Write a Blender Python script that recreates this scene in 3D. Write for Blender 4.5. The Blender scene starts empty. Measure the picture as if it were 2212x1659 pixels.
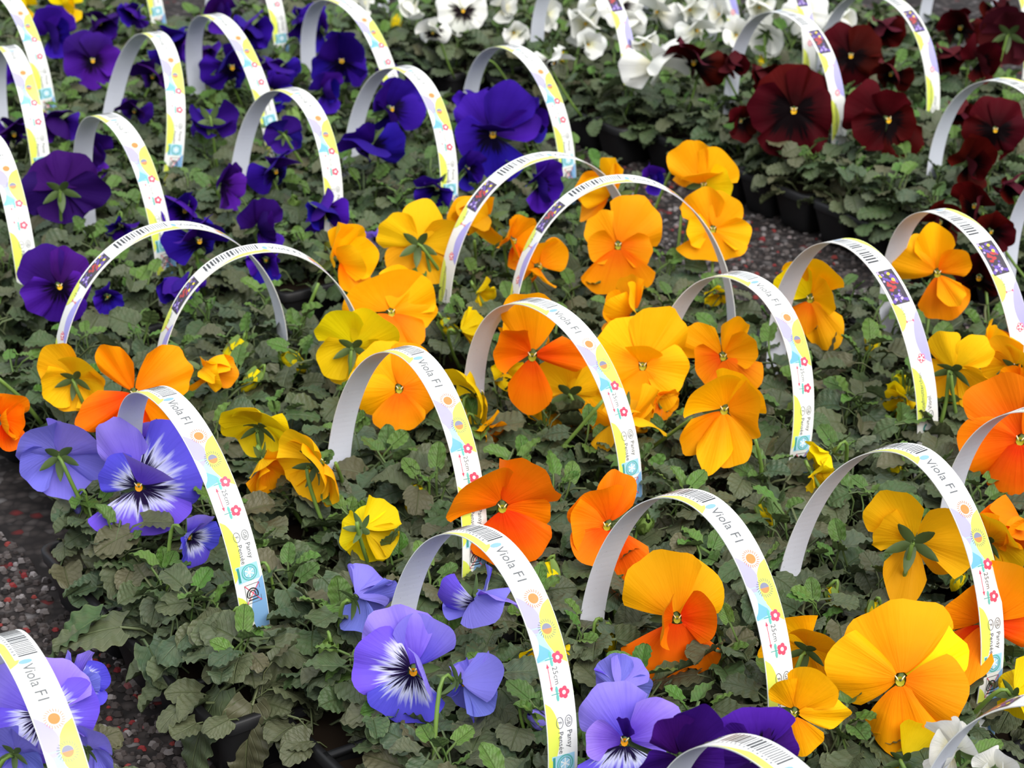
import bpy, math, random
import numpy as np
from mathutils import Vector, Matrix

# ------------------------------------------------------------------ camera
scene = bpy.context.scene
FPX, W_IMG, H_IMG = 4600.0, 2212, 1659
CX, CY = W_IMG / 2, H_IMG / 2
PITCH = math.radians(24.326)
ZP = 0.080                      # mean top of the foliage
CAM_Z = ZP + 0.76
cam_d = bpy.data.cameras.new('camera')
cam_d.sensor_width = 36.0
cam_d.lens = 36.0 * FPX / W_IMG
cam_d.clip_start = 0.05
cam_d.dof.use_dof = True
cam_d.dof.focus_distance = 1.40
cam_d.dof.aperture_fstop = 18.0
cam = bpy.data.objects.new('camera', cam_d)
cam.location = (0, 0, CAM_Z)
cam.rotation_euler = (math.pi / 2 - PITCH, 0, 0)
scene.collection.objects.link(cam)
scene.camera = cam

# ------------------------------------------------------------------ overcast sky, veiled sun, exposure
world = bpy.data.worlds.new('overcast_sky')
scene.world = world
world.use_nodes = True
wn = world.node_tree.nodes
wl = world.node_tree.links
wn.clear()
wo = wn.new('ShaderNodeOutputWorld')
wb = wn.new('ShaderNodeBackground')
wr = wn.new('ShaderNodeValToRGB')
wr.color_ramp.elements[0].position = 0.0
wr.color_ramp.elements[0].color = (0.26, 0.30, 0.37, 1)
wr.color_ramp.elements[1].position = 1.0
wr.color_ramp.elements[1].color = (1.25, 1.28, 1.34, 1)
ws = wn.new('ShaderNodeSeparateXYZ')
wt = wn.new('ShaderNodeTexCoord')
wl.new(wt.outputs['Generated'], ws.inputs[0])
wl.new(ws.outputs['Z'], wr.inputs[0])
wl.new(wr.outputs[0], wb.inputs[0])
wb.inputs[1].default_value = 1.0
wl.new(wb.outputs[0], wo.inputs[0])
sun_d = bpy.data.lights.new('veiled_sun', 'SUN')
sun_d.energy = 2.7
sun_d.angle = math.radians(45)
sun_d.color = (1.0, 0.96, 0.9)
sun = bpy.data.objects.new('veiled_sun', sun_d)
sun.rotation_euler = Vector((-0.38, 0.66, -0.80)).to_track_quat('-Z', 'Y').to_euler()
scene.collection.objects.link(sun)
vs = scene.view_settings
vs.view_transform = 'Standard'
vs.look = 'None'
vs.gamma = 1.0
vs.use_curve_mapping = False
vs.exposure = 0.42

# ------------------------------------------------------------------ helpers
COL = scene.collection
rnd = random.Random(7)
FWD = np.array([0, math.cos(PITCH), -math.sin(PITCH)])
UPV = np.array([0, math.sin(PITCH), math.cos(PITCH)])
CAM = np.array([0, 0, CAM_Z])
U_DIR = np.array([0.5592, -0.8290])      # long side of the trays, towards the front right
V_DIR = np.array([0.8290, 0.5592])       # short side, towards the back right


def to_plane(x, y, z=ZP):
    d = np.array([x - CX, 0, 0]) + FWD * FPX + UPV * (CY - y)
    t = (z - CAM_Z) / d[2]
    return CAM + d * t


def to_image(P):
    q = np.asarray(P, float) - CAM
    d = q @ FWD
    return CX + FPX * q[0] / d, CY - FPX * (q @ UPV) / d, d


def uv_xy(u, v):
    return U_DIR * u + V_DIR * v


def srgb(h):
    r = [int(h[i:i + 2], 16) / 255 for i in (0, 2, 4)]
    return tuple(c / 12.92 if c <= 0.04045 else ((c + 0.055) / 1.055) ** 2.4 for c in r) + (1.0,)


def mesh(name, verts, faces, mats, uvs=None, midx=None, smooth=True):
    me = bpy.data.meshes.new(name)
    me.from_pydata([tuple(map(float, v)) for v in verts], [], faces)
    for m in mats:
        me.materials.append(m)
    if midx is not None:
        me.polygons.foreach_set('material_index', midx)
    if smooth:
        me.polygons.foreach_set('use_smooth', [True] * len(faces))
    if uvs is not None:
        lay = me.uv_layers.new(name='UVMap')
        li = [0] * len(me.loops)
        me.loops.foreach_get('vertex_index', li)
        flat = []
        for i in li:
            flat += [uvs[i][0], uvs[i][1]]
        lay.data.foreach_set('uv', flat)
    me.update()
    return me


def obj(name, me, parent=None, mat=None):
    o = bpy.data.objects.new(name, me)
    COL.objects.link(o)
    if parent is not None:
        o.parent = parent
    if mat is not None:
        o.matrix_basis = mat
    return o


def tag(o, label, cat, group=None):
    o['label'] = label
    o['category'] = cat
    if group:
        o['group'] = group


def empty(name, loc, rz=0.0):
    o = bpy.data.objects.new(name, None)
    o.empty_display_size = 0.02
    o.location = loc
    o.rotation_euler = (0, 0, rz)
    COL.objects.link(o)
    return o


class Shape:
    """collects quads and prisms into one mesh"""
    def __init__(s):
        s.v, s.f, s.m = [], [], []

    def add(s, v, f, m=0):
        n = len(s.v)
        s.v += [tuple(map(float, q)) for q in v]
        s.f += [tuple(i + n for i in q) for q in f]
        s.m += [m] * len(f)

    def tube(s, pts, r, n=6, m=0):
        rings = []
        up = Vector((0.31, 0.77, 0.55))
        for i, p in enumerate(pts):
            a = Vector(pts[max(i - 1, 0)])
            b = Vector(pts[min(i + 1, len(pts) - 1)])
            t = (b - a).normalized()
            x = t.cross(up).normalized()
            y = t.cross(x)
            rr = float(r[i] if isinstance(r, (list, tuple)) else r)
            rings.append([Vector(p) + rr * (math.cos(k * 2 * math.pi / n) * x + math.sin(k * 2 * math.pi / n) * y) for k in range(n)])
        v = [q for ring in rings for q in ring]
        f = []
        for i in range(len(rings) - 1):
            for k in range(n):
                f.append((i * n + k, i * n + (k + 1) % n, (i + 1) * n + (k + 1) % n, (i + 1) * n + k))
        f.append(tuple(range(n))[::-1])
        f.append(tuple(range((len(rings) - 1) * n, len(rings) * n)))
        s.add(v, f, m)

    def box(s, c, d, m=0):
        x, y, z = c
        a, b, h = d[0] / 2, d[1] / 2, d[2] / 2
        v = [(x + i * a, y + j * b, z + k * h) for k in (-1, 1) for j in (-1, 1) for i in (-1, 1)]
        s.add(v, [(0, 2, 3, 1), (4, 5, 7, 6), (0, 1, 5, 4), (2, 6, 7, 3), (0, 4, 6, 2), (1, 3, 7, 5)], m)

    def mesh(s, name, mats, smooth=True):
        return mesh(name, s.v, s.f, mats, midx=s.m, smooth=smooth)


# ------------------------------------------------------------------ materials
class NB:
    """small node builder"""
    def __init__(s, name):
        s.mat = bpy.data.materials.new(name)
        s.mat.use_nodes = True
        s.n = s.mat.node_tree.nodes
        s.l = s.mat.node_tree.links
        s.n.clear()
        s.out = s.n.new('ShaderNodeOutputMaterial')

    def node(s, kind, ins=None, **props):
        nd = s.n.new(kind)
        for k, v in props.items():
            setattr(nd, k, v)
        for k, v in (ins or {}).items():
            if isinstance(v, bpy.types.NodeSocket):
                s.l.new(v, nd.inputs[k])
            else:
                nd.inputs[k].default_value = v
        return nd

    def math(s, op, a, b=0.0, clamp=False):
        return s.node('ShaderNodeMath', {0: a, 1: b}, operation=op, use_clamp=clamp).outputs[0]

    def mix(s, f, a, b):
        return s.node('ShaderNodeMixRGB', {0: f, 1: a, 2: b}).outputs[0]

    def ramp(s, f, stops, interp='LINEAR'):
        nd = s.node('ShaderNodeValToRGB', {0: f})
        cr = nd.color_ramp
        cr.interpolation = interp
        while len(cr.elements) < len(stops):
            cr.elements.new(0.5)
        for e, (p, c) in zip(cr.elements, stops):
            e.position = p
            e.color = c if len(c) == 4 else tuple(c) + (1,)
        return nd.outputs[0]

    def uv(s):
        t = s.node('ShaderNodeTexCoord')
        x = s.node('ShaderNodeSeparateXYZ', {0: t.outputs['UV']})
        return x.outputs[0], x.outputs[1]

    def noise(s, x, y, scale=1.0, detail=2.0, z=0.0):
        c = s.node('ShaderNodeCombineXYZ', {0: x, 1: y, 2: z})
        return s.node('ShaderNodeTexNoise', {'Vector': c.outputs[0], 'Scale': scale, 'Detail': detail}).outputs[0]

    def finish(s, color, rough=0.5, spec=0.3, transl=0.0, bump=None, bstr=0.2, bdist=0.001, sheen=0.0):
        ins = {'Base Color': color, 'Roughness': rough, 'Specular IOR Level': spec}
        if sheen:
            ins['Sheen Weight'] = sheen
        nrm = None
        if bump is not None:
            nrm = s.node('ShaderNodeBump', {'Height': bump, 'Strength': bstr, 'Distance': bdist}).outputs[0]
            ins['Normal'] = nrm
        p = s.node('ShaderNodeBsdfPrincipled', ins)
        if transl > 0:
            ti = {'Color': color}
            if nrm is not None:
                ti['Normal'] = nrm
            t = s.node('ShaderNodeBsdfTranslucent', ti)
            m = s.node('ShaderNodeMixShader', {0: transl, 1: p.outputs[0], 2: t.outputs[0]})
            s.l.new(m.outputs[0], s.out.inputs[0])
        else:
            s.l.new(p.outputs[0], s.out.inputs[0])
        return s.mat


def plain(name, col, rough=0.5, spec=0.3, transl=0.0):
    b = NB(name)
    g = b.node('ShaderNodeTexCoord').outputs['Object']
    nz = b.node('ShaderNodeTexNoise', {'Vector': g, 'Scale': 60.0, 'Detail': 3.0}).outputs[0]
    c2 = tuple(x * 0.88 for x in col[:3]) + (1,)
    return b.finish(b.mix(nz, col, c2), rough, spec, transl)


def leaf_material(name, cols):
    b = NB(name)
    u, v = b.uv()
    oi = b.node('ShaderNodeObjectInfo')
    gi = b.node('ShaderNodeNewGeometry')
    r = b.math('FRACT', b.math('ADD', oi.outputs['Random'], b.math('MULTIPLY', gi.outputs['Random Per Island'], 0.0)))
    base = b.ramp(r, [(i / (len(cols) - 1), c) for i, c in enumerate(cols)])
    mottling = b.noise(u, v, 5.0, 3.0, r)
    base = b.mix(b.math('MULTIPLY', b.math('SUBTRACT', mottling, 0.3, True), 0.9), base, (0.098, 0.094, 0.050, 1))
    w = b.math('ABSOLUTE', b.math('SUBTRACT', u, 0.5))
    mid = b.math('SUBTRACT', 1.0, b.math('MULTIPLY', w, 34.0), True)
    side = b.math('SINE', b.math('MULTIPLY', b.math('SUBTRACT', v, b.math('MULTIPLY', w, 0.9)), 40.0))
    side = b.math('MULTIPLY', b.math('SUBTRACT', side, 0.80, True), 4.0, True)
    vein = b.math('MAXIMUM', b.math('MULTIPLY', mid, 0.75), b.math('MULTIPLY', side, 0.22))
    col = b.mix(b.math('MULTIPLY', vein, 0.5), base, (0.17, 0.22, 0.085, 1))
    edge = b.math('MULTIPLY', b.math('SUBTRACT', w, 0.44, True), 9.0, True)
    col = b.mix(b.math('MULTIPLY', edge, 0.35), col, (0.16, 0.19, 0.08, 1))
    col = b.mix(b.math('MULTIPLY', gi.outputs['Backfacing'], 0.6), col, (0.105, 0.14, 0.062, 1))
    h = b.math('ADD', b.math('MULTIPLY', vein, -1.0), b.math('MULTIPLY', mottling, 0.8))
    return b.finish(col, 0.46, 0.26, 0.06, h, 0.9, 0.0014)


LEAF = leaf_material('leaf_grey_green', [(0.054, 0.088, 0.038, 1), (0.088, 0.100, 0.051, 1), (0.038, 0.076, 0.038, 1), (0.096, 0.088, 0.047, 1),
                                        (0.056, 0.094, 0.054, 1), (0.044, 0.094, 0.028, 1), (0.076, 0.104, 0.050, 1)])
YOUNG = leaf_material('leaf_fresh_green', [(0.055, 0.165, 0.018, 1), (0.095, 0.190, 0.028, 1), (0.060, 0.140, 0.028, 1)])
STEM = plain('stem_green', (0.16, 0.27, 0.05, 1), 0.45, 0.35, 0.08)
SEPAL = plain('sepal_green', (0.085, 0.135, 0.04, 1), 0.5, 0.3, 0.08)
CALYX = plain('bud_calyx_green', (0.17, 0.27, 0.06, 1), 0.5, 0.3, 0.1)


def petal_material(name, inner, mid, outer, back, rays=None, vein=0.4, dark=None, tr=0.28, white=None):
    """inner-mid-outer along the petal, fine darker veins; rays = colour and reach of a dark blotch; white = pale ring"""
    b = NB(name)
    u, v = b.uv()
    oi = b.node('ShaderNodeObjectInfo')
    seed = b.math('MULTIPLY', oi.outputs['Random'], 30.0)
    streak = b.noise(b.math('MULTIPLY', u, 26.0), b.math('MULTIPLY', v, 1.2), 1.0, 2.0, seed)
    broad = b.noise(u, v, 2.2, 2.0, seed)
    g = b.math('ADD', v, b.math('MULTIPLY', b.math('SUBTRACT', broad, 0.5), 0.5))
    col = b.ramp(g, [(0.12, inner), (0.5, mid), (0.95, outer)])
    if white:
        wf = b.math('ADD', v, b.math('MULTIPLY', b.math('SUBTRACT', streak, 0.5), 0.75))
        wm = b.ramp(wf, [(white[1] - 0.16, (1, 1, 1)), (white[1] + 0.10, (0, 0, 0))])
        col = b.mix(wm, col, white[0])
    vn = b.math('MULTIPLY', b.math('SUBTRACT', streak, 0.56, True), 4.0, True)
    dk = dark or tuple(c * 0.72 for c in mid[:3]) + (1,)
    fade = b.math('SUBTRACT', 1.0, v, True)
    col = b.mix(b.math('MULTIPLY', b.math('MULTIPLY', vn, vein), b.math('ADD', fade, 0.35)), col, dk)
    if rays:
        rf = b.math('ADD', v, b.math('MULTIPLY', b.math('SUBTRACT', streak, 0.5), 1.0))
        rm = b.ramp(rf, [(rays[1] - 0.08, (1, 1, 1)), (rays[1] + 0.06, (0, 0, 0))])
        col = b.mix(rm, col, rays[0])
    gi = b.node('ShaderNodeNewGeometry')
    backc = b.mix(b.math('MULTIPLY', vn, 0.25), back, tuple(c * 0.8 for c in back[:3]) + (1,))
    col = b.mix(gi.outputs['Backfacing'], col, backc)
    hs = b.node('ShaderNodeHueSaturation', {'Hue': b.math('ADD', 0.487, b.math('MULTIPLY', oi.outputs['Random'], 0.022)), 'Saturation': 1.0, 'Value': b.math('ADD', 0.86, b.math('MULTIPLY', oi.outputs['Random'], 0.2)), 'Fac': 1.0, 'Color': col})
    col = hs.outputs[0]
    h = b.math('ADD', streak, b.math('MULTIPLY', broad, 1.2))
    return b.finish(col, 0.66, 0.05 if tr < 0.2 else 0.12, tr, h, 0.55, 0.0010, 0.0)


S = srgb
PM = {
    'orange': (petal_material('petal_orange_upper', S('FF9200'), S('FFA402'), S('FFAE06'), S('FCB608')),
               petal_material('petal_orange_lower', S('FC7600'), S('FF9002'), S('FFA204'), S('FAAA06'), vein=0.4, dark=S('F06000'))),
    'deep': (petal_material('petal_deep_orange_upper', S('FA6E00'), S('FF8202'), S('FF9204'), S('FA9A06')),
             petal_material('petal_deep_orange_lower', S('F55200'), S('FF6C00'), S('FF8402'), S('F89205'), vein=0.4, dark=S('EE5000'))),
    'golden': (petal_material('petal_golden_upper', S('FFA400'), S('FFB202'), S('FFBA08'), S('F6BC10')),
               petal_material('petal_golden_lower', S('FF8E00'), S('FFA202'), S('FFB004'), S('F5B60C'), vein=0.35, dark=S('F58200'))),
    'lemon': (petal_material('petal_lemon_upper', S('E2C800'), S('F2D404'), S('F6DC0C'), S('ECD40C')),
              petal_material('petal_lemon_lower', S('F0B400'), S('F4C402'), S('F4D006'), S('EACC0C'))),
    'violet': (petal_material('petal_violet_upper', S('210656'), S('33107E'), S('421C9A'), S('381A82'), tr=0.15, dark=S('1E0648')),
               petal_material('petal_violet_lower', S('1C0558'), S('2E1086'), S('3C1A9C'), S('33187E'), rays=(S('0A0220'), 0.34), tr=0.15, dark=S('16043C'))),
    'plum': (petal_material('petal_plum_upper', S('230440'), S('2E0A58'), S('3A1270'), S('34125E'), tr=0.12, dark=S('18022E')),
             petal_material('petal_plum_lower', S('22063E'), S('3C127C'), S('4A1C92'), S('30105A'), rays=(S('0A0218'), 0.3), tr=0.12, dark=S('1A0432'))),
    'blue': (petal_material('petal_lavender_upper', S('6244CC'), S('8468E2'), S('9A84EA'), S('8A80E2'), tr=0.25, dark=S('5A40C0')),
             petal_material('petal_lavender_lower', S('7468E0'), S('6A5ADC'), S('6450D6'), S('7C78E0'), rays=(S('170838'), 0.30), white=(S('D8DAF8'), 0.52), tr=0.22, dark=S('4634B0'))),
    'white': (petal_material('petal_white_upper', S('E8E8D8'), S('F2F2EA'), S('F8F8F4'), S('EAEAE2'), vein=0.1, tr=0.2),
              petal_material('petal_white_lower', S('EAE6C0'), S('F2F2EA'), S('F8F8F4'), S('E6E6E0'), vein=0.1, tr=0.2)),
    'whiteeye': (petal_material('petal_white_eye_upper', S('E8E8D8'), S('F2F2EA'), S('F8F8F4'), S('EAEAE2'), vein=0.1, tr=0.2),
                 petal_material('petal_white_eye_lower', S('EAE6D0'), S('F2F2EA'), S('F8F8F4'), S('E6E6E0'), rays=(S('14060C'), 0.42), vein=0.1, tr=0.2)),
    'red': (petal_material('petal_maroon_upper', S('260304'), S('3C0507'), S('4A080B'), S('501A22'), tr=0.15, dark=S('2C0406')),
            petal_material('petal_maroon_lower', S('180203'), S('320405'), S('440709'), S('48161C'), rays=(S('0A0204'), 0.45), tr=0.15, dark=S('220304'))),
}
EYE_Y = plain('flower_eye_yellow', S('E8B010'), 0.5, 0.2)
EYE_G = plain('flower_eye_green', S('A8A020'), 0.5, 0.2)
EYE_OR = plain('flower_eye_orange', S('F0A000'), 0.5, 0.2)
PALE = plain('flower_throat_pale', S('F0E2B0'), 0.5, 0.2)

TRAY = plain('tray_black_plastic', (0.012, 0.012, 0.013, 1), 0.48, 0.30)
SOIL = plain('potting_soil', (0.018, 0.012, 0.008, 1), 0.95, 0.05)

b_ = NB('handle_printed_white')
co = b_.node('ShaderNodeTexCoord').outputs['Object']
n1 = b_.node('ShaderNodeTexNoise', {'Vector': co, 'Scale': 900.0, 'Detail': 1.0}).outputs[0]
sp = b_.math('MULTIPLY', b_.math('SUBTRACT', n1, 0.74, True), 12.0, True)
HW = b_.finish(b_.mix(b_.math('MULTIPLY', sp, 0.5), (0.86, 0.87, 0.83, 1), (0.2, 0.18, 0.16, 1)), 0.32, 0.45, 0.08)
b_ = NB('handle_plain_underside')
co = b_.node('ShaderNodeTexCoord').outputs['Object']
n1 = b_.node('ShaderNodeTexNoise', {'Vector': co, 'Scale': 800.0, 'Detail': 1.0}).outputs[0]
sp = b_.math('MULTIPLY', b_.math('SUBTRACT', n1, 0.72, True), 12.0, True)
HI = b_.finish(b_.mix(b_.math('MULTIPLY', sp, 0.6), (0.83, 0.86, 0.97, 1), (0.2, 0.18, 0.16, 1)), 0.42, 0.4, 0.12)


def ink(name, c, alpha=1.0):
    b = NB('ink_' + name)
    g = b.node('ShaderNodeTexCoord').outputs['Object']
    nz = b.node('ShaderNodeTexNoise', {'Vector': g, 'Scale': 120.0, 'Detail': 2.0}).outputs[0]
    c2 = tuple(0.9 * x + 0.1 * 0.86 for x in c[:3]) + (1,)
    return b.finish(b.mix(b.math('MULTIPLY', nz, 0.6), c, c2), 0.34, 0.42)


INKS = {k: ink(k, S(v)) for k, v in dict(grey='55585C', black='1C1E22', orange='EC7C34', ray='B87850', slate='75778F', lilac='A29EE0',
        yellow='D6E150', sky='9CD0E8', skydeep='62A6CE', red='E23A5A', white='F4F6F4', teal='58AFA4', tealdeep='2E8F86', bluegrey='78A6D2',
        pviolet='5A3A9A', plilac='B8A4E0', pred='A82424', pyellow='F0D820', pdark='2A2030', rayg='70725F').items()}
INK_KEYS = list(INKS)

# ------------------------------------------------------------------ ground
b_ = NB('washed_concrete')
g_ = b_.node('ShaderNodeTexCoord').outputs['Object']
vo = b_.node('ShaderNodeTexVoronoi', {'Vector': g_, 'Scale': 110.0})
rs = b_.node('ShaderNodeSeparateColor', {0: vo.outputs['Color']})
pc = b_.ramp(rs.outputs[0], [(0.0, (0.014, 0.012, 0.012)), (0.4, (0.035, 0.029, 0.027)), (0.75, (0.07, 0.058, 0.055)), (0.95, (0.16, 0.15, 0.15)), (0.97, (0.13, 0.015, 0.015))])
pc = b_.mix(b_.math('MULTIPLY', vo.outputs['Distance'], 1.2, True), pc, (0.012, 0.010, 0.010, 1))
GROUND = b_.finish(pc, 0.85, 0.2, 0.0, vo.outputs['Distance'], -0.9, 0.004)
fl = obj('floor', mesh('floor', [(-4, -1, 0), (4, -1, 0), (4, 7, 0), (-4, 7, 0)], [(0, 1, 2, 3)], [GROUND], smooth=False))
fl['kind'] = 'structure'
fl['label'] = 'grey washed-pebble concrete ground between the trays'
b_ = NB('pebbles')
gi_ = b_.node('ShaderNodeNewGeometry')
PEB = b_.finish(b_.ramp(gi_.outputs['Random Per Island'], [(0.0, (0.010, 0.008, 0.008)), (0.45, (0.045, 0.035, 0.033)), (0.75, (0.095, 0.08, 0.076)), (0.935, (0.24, 0.22, 0.22)), (0.95, (0.16, 0.012, 0.016)), (1.0, (0.20, 0.03, 0.025))]), 0.7, 0.3)
ps = Shape()
pr = random.Random(3)


def scatter(u0, u1, v0, v1, n):
    for _ in range(n):
        x, y = uv_xy(pr.uniform(u0, u1), pr.uniform(v0, v1))
        r = pr.uniform(0.0018, 0.0045)
        a = pr.uniform(0, 6.3)
        k = pr.uniform(0.6, 1.0)
        ring = [(x + r * math.cos(a + i * 1.2566) * pr.uniform(.8, 1.1), y + r * k * math.sin(a + i * 1.2566), r * 0.15) for i in range(5)]
        top = [(x + 0.6 * (q[0] - x), y + 0.6 * (q[1] - y), r * 0.8) for q in ring]
        f = [(i, (i + 1) % 5, 5 + (i + 1) % 5, 5 + i) for i in range(5)] + [(5, 6, 7, 8, 9)]
        ps.add(ring + top, f)


scatter(-1.75, -1.02, 0.34, 0.52, 3600)
scatter(-1.02, -0.75, 0.42, 0.58, 1500)
scatter(-2.1, -1.05, 1.33, 1.56, 3800)
pe = obj('pebbles', ps.mesh('pebbles', [PEB], smooth=False))
pe['kind'] = 'stuff'
tag(pe, 'small grey and red pebbles set in the ground between trays', 'pebbles')

# ------------------------------------------------------------------ trays
TL, TW, TH = 0.306, 0.146, 0.050
NU, NV = 5, 2
CU, CV = TL / NU, TW / NV


def rrect(a, b, r, n=3):
    pts = []
    for cx, cy, a0 in ((a - r, b - r, 0), (-(a - r), b - r, 90), (-(a - r), -(b - r), 180), (a - r, -(b - r), 270)):
        for i in range(n + 1):
            t = math.radians(a0 + 90 * i / n)
            pts.append((cx + r * math.cos(t), cy + r * math.sin(t)))
    return pts


def loft(sh, loops, cap_last=False):
    n = len(loops[0])
    v = [p for L in loops for p in L]
    f = [(i * n + k, i * n + (k + 1) % n, (i + 1) * n + (k + 1) % n, (i + 1) * n + k) for i in range(len(loops) - 1) for k in range(n)]
    if cap_last:
        f.append(tuple(range((len(loops) - 1) * n, len(loops) * n)))
    sh.add(v, f)


sh = Shape()
for a, b, z0 in ((TL / 2, TW / 2, 0),):
    L = []
    for (da, db, z, r) in ((0.0, 0.0, TH - 0.009, 0.012), (0.0005, 0.0005, TH - 0.001, 0.012), (-0.001, -0.001, TH, 0.011), (-0.005, -0.005, TH, 0.009), (-0.006, -0.006, TH - 0.006, 0.008)):
        L.append([(x, y, z) for x, y in rrect(a + da, b + db, r)])
    loft(sh, L)
for i in range(1, NU):
    sh.box((-TL / 2 + i * CU, 0, TH - 0.002), (0.005, TW - 0.004, 0.004))
sh.box((0, 0, TH - 0.002), (TL - 0.004, 0.005, 0.0038))
RIM_ME = sh.mesh('rim', [TRAY])
sh = Shape()
L = []
for z, k in ((TH - 0.004, 1.0), (TH - 0.012, 0.965), (0.012, 0.80), (0.003, 0.77), (0.001, 0.72)):
    L.append([(x, y, z) for x, y in rrect(CU / 2 * k - 0.001, CV / 2 * k - 0.001, 0.010 * k)])
loft(sh, L, True)
CELL_ME = sh.mesh('cell', [TRAY])
g5 = np.linspace(-1, 1, 7)
sv, sf = [], []
for j in g5:
    for i in g5:
        sv.append((i * (CU / 2 - 0.003), j * (CV / 2 - 0.003), TH - 0.008 + rnd.uniform(-0.002, 0.003)))
for j in range(6):
    for i in range(6):
        k = j * 7 + i
        sf.append((k, k + 1, k + 8, k + 7))
SOIL_ME = mesh('soil', sv, sf, [SOIL])

# (u, v, rotated, colour, place words)
TRAYS = [
    (-0.625, 0.645, 0, 'plum', 'at the bottom edge'),
    (-0.625, 0.800, 0, 'white', 'in the bottom right corner'),
    (-1.010, 0.351, 0, 'blue', 'in the bottom left corner'),
    (-0.940, 0.620, 0, 'blue', 'front row, leftmost'),
    (-0.940, 0.770, 0, 'orange', 'front row, second from left'),
    (-0.940, 0.923, 0, 'orange', 'front row, third from left'),
    (-0.940, 1.076, 0, 'orange', 'front row at the right edge'),
    (-1.250, 0.577, 0, 'blue', 'second row, leftmost'),
    (-1.250, 0.730, 0, 'orange', 'second row, second from left'),
    (-1.250, 0.884, 0, 'orange', 'second row, third from left'),
    (-1.250, 1.035, 0, 'orange', 'second row, fourth from left'),
    (-1.250, 1.184, 0, 'orange', 'second row, fifth from left'),
    (-1.250, 1.333, 0, 'orange', 'second row at the right edge'),
    (-1.482, 0.735, 1, 'orange', 'sideways tray at left centre'),
    (-1.632, 0.720, 1, 'violet', 'sideways tray behind left orange pansies'),
    (-1.482, 1.090, 1, 'orange', 'sideways tray in the centre'),
    (-1.632, 1.090, 1, 'orange', 'sideways tray at back of orange block'),
    (-1.905, 0.652, 0, 'violet', 'near violet row, leftmost'),
    (-1.905, 0.808, 0, 'violet', 'near violet row, second from left'),
    (-1.905, 0.980, 0, 'violet', 'near violet row, third from left'),
    (-1.905, 1.132, 0, 'violet', 'near violet row, fourth from left'),
    (-1.905, 1.286, 0, 'violet', 'near violet row, rightmost'),
    (-2.215, 0.815, 0, 'violet', 'middle violet row, leftmost'),
    (-2.215, 0.965, 0, 'violet', 'middle violet row, second from left'),
    (-2.215, 1.115, 0, 'violet', 'middle violet row, third from left'),
    (-2.215, 1.266, 0, 'violet', 'middle violet row, rightmost'),
    (-2.525, 0.920, 0, 'violet', 'far violet row, leftmost'),
    (-2.525, 1.072, 0, 'violet', 'far violet row, second from left'),
    (-2.525, 1.224, 0, 'violet', 'far violet row, third from left'),
    (-2.525, 1.376, 0, 'violet', 'far violet row, rightmost'),
    (-2.835, 1.030, 0, 'lemon', 'in the top left corner'),
    (-2.835, 1.182, 0, 'violet', 'top edge left of centre'),
    (-2.470, 1.535, 0, 'white', 'far white row, leftmost'),
    (-2.470, 1.687, 0, 'white', 'far white row, second from left'),
    (-2.470, 1.840, 0, 'white', 'far white row, rightmost'),
    (-2.150, 1.580, 0, 'white', 'near white row, leftmost'),
    (-2.150, 1.732, 0, 'white', 'near white row, second from left'),
    (-2.150, 1.884, 0, 'red', 'top edge right of white pansies'),
    (-2.150, 2.036, 0, 'red', 'in the top right corner'),
    (-1.838, 1.605, 0, 'red', 'middle red row, leftmost'),
    (-1.838, 1.757, 0, 'red', 'middle red row, second from left'),
    (-1.838, 1.909, 0, 'red', 'middle red row at the right edge'),
    (-1.525, 1.605, 0, 'red', 'near red row, left'),
    (-1.525, 1.757, 0, 'red', 'near red row at the right edge'),
    (-1.212, 1.605, 0, 'red', 'nearest red tray at right edge'),
]
COLWORD = dict(orange='orange', violet='violet', white='white', red='dark red', blue='lavender-blue', lemon='yellow', plum='dark purple')
ROT_U = math.atan2(U_DIR[1], U_DIR[0])


def in_frame(P, m):
    x, y, d = to_image(P)
    return -m < x < W_IMG + m and -m < y < H_IMG + m


plants = []     # dicts
TRECT = []
for (u, v, rot, colr, place) in TRAYS:
    hu, hv = (TW / 2, TL / 2) if rot else (TL / 2, TW / 2)
    TRECT.append((u, v, hu, hv))


def off_tray(x, y, m):
    """how far a point hangs over ground that no tray covers (0 when above a tray)"""
    u, v = x * U_DIR[0] + y * U_DIR[1], x * V_DIR[0] + y * V_DIR[1]
    return min(max(abs(u - a) - hu, abs(v - b) - hv) for a, b, hu, hv in TRECT) - m


for (u, v, rot, colr, place) in TRAYS:
    c = uv_xy(u, v)
    ang = ROT_U + (math.pi / 2 if rot else 0)
    t = empty('cell_tray', (c[0], c[1], 0), ang)
    tag(t, 'black plastic cell tray of %s pansies, %s' % (COLWORD[colr], place), 'plant tray', 'black plant trays')
    obj('rim', RIM_ME, t)
    ca, sa = math.cos(ang), math.sin(ang)
    for i in range(NU):
        for j in range(NV):
            lx, ly = -TL / 2 + (i + .5) * CU, -TW / 2 + (j + .5) * CV
            M = Matrix.Translation((lx, ly, 0))
            wx, wy = c[0] + ca * lx - sa * ly, c[1] + sa * lx + ca * ly
            obj('cell', CELL_ME, t, M)
            obj('soil', SOIL_ME, t, M)
            if in_frame((wx, wy, ZP), 190) or in_frame((wx, wy, ZP + 0.05), 60):
                plants.append(dict(x=wx, y=wy, colr=colr, place=place, fl=[], cell=(i, j, rot)))

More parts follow.
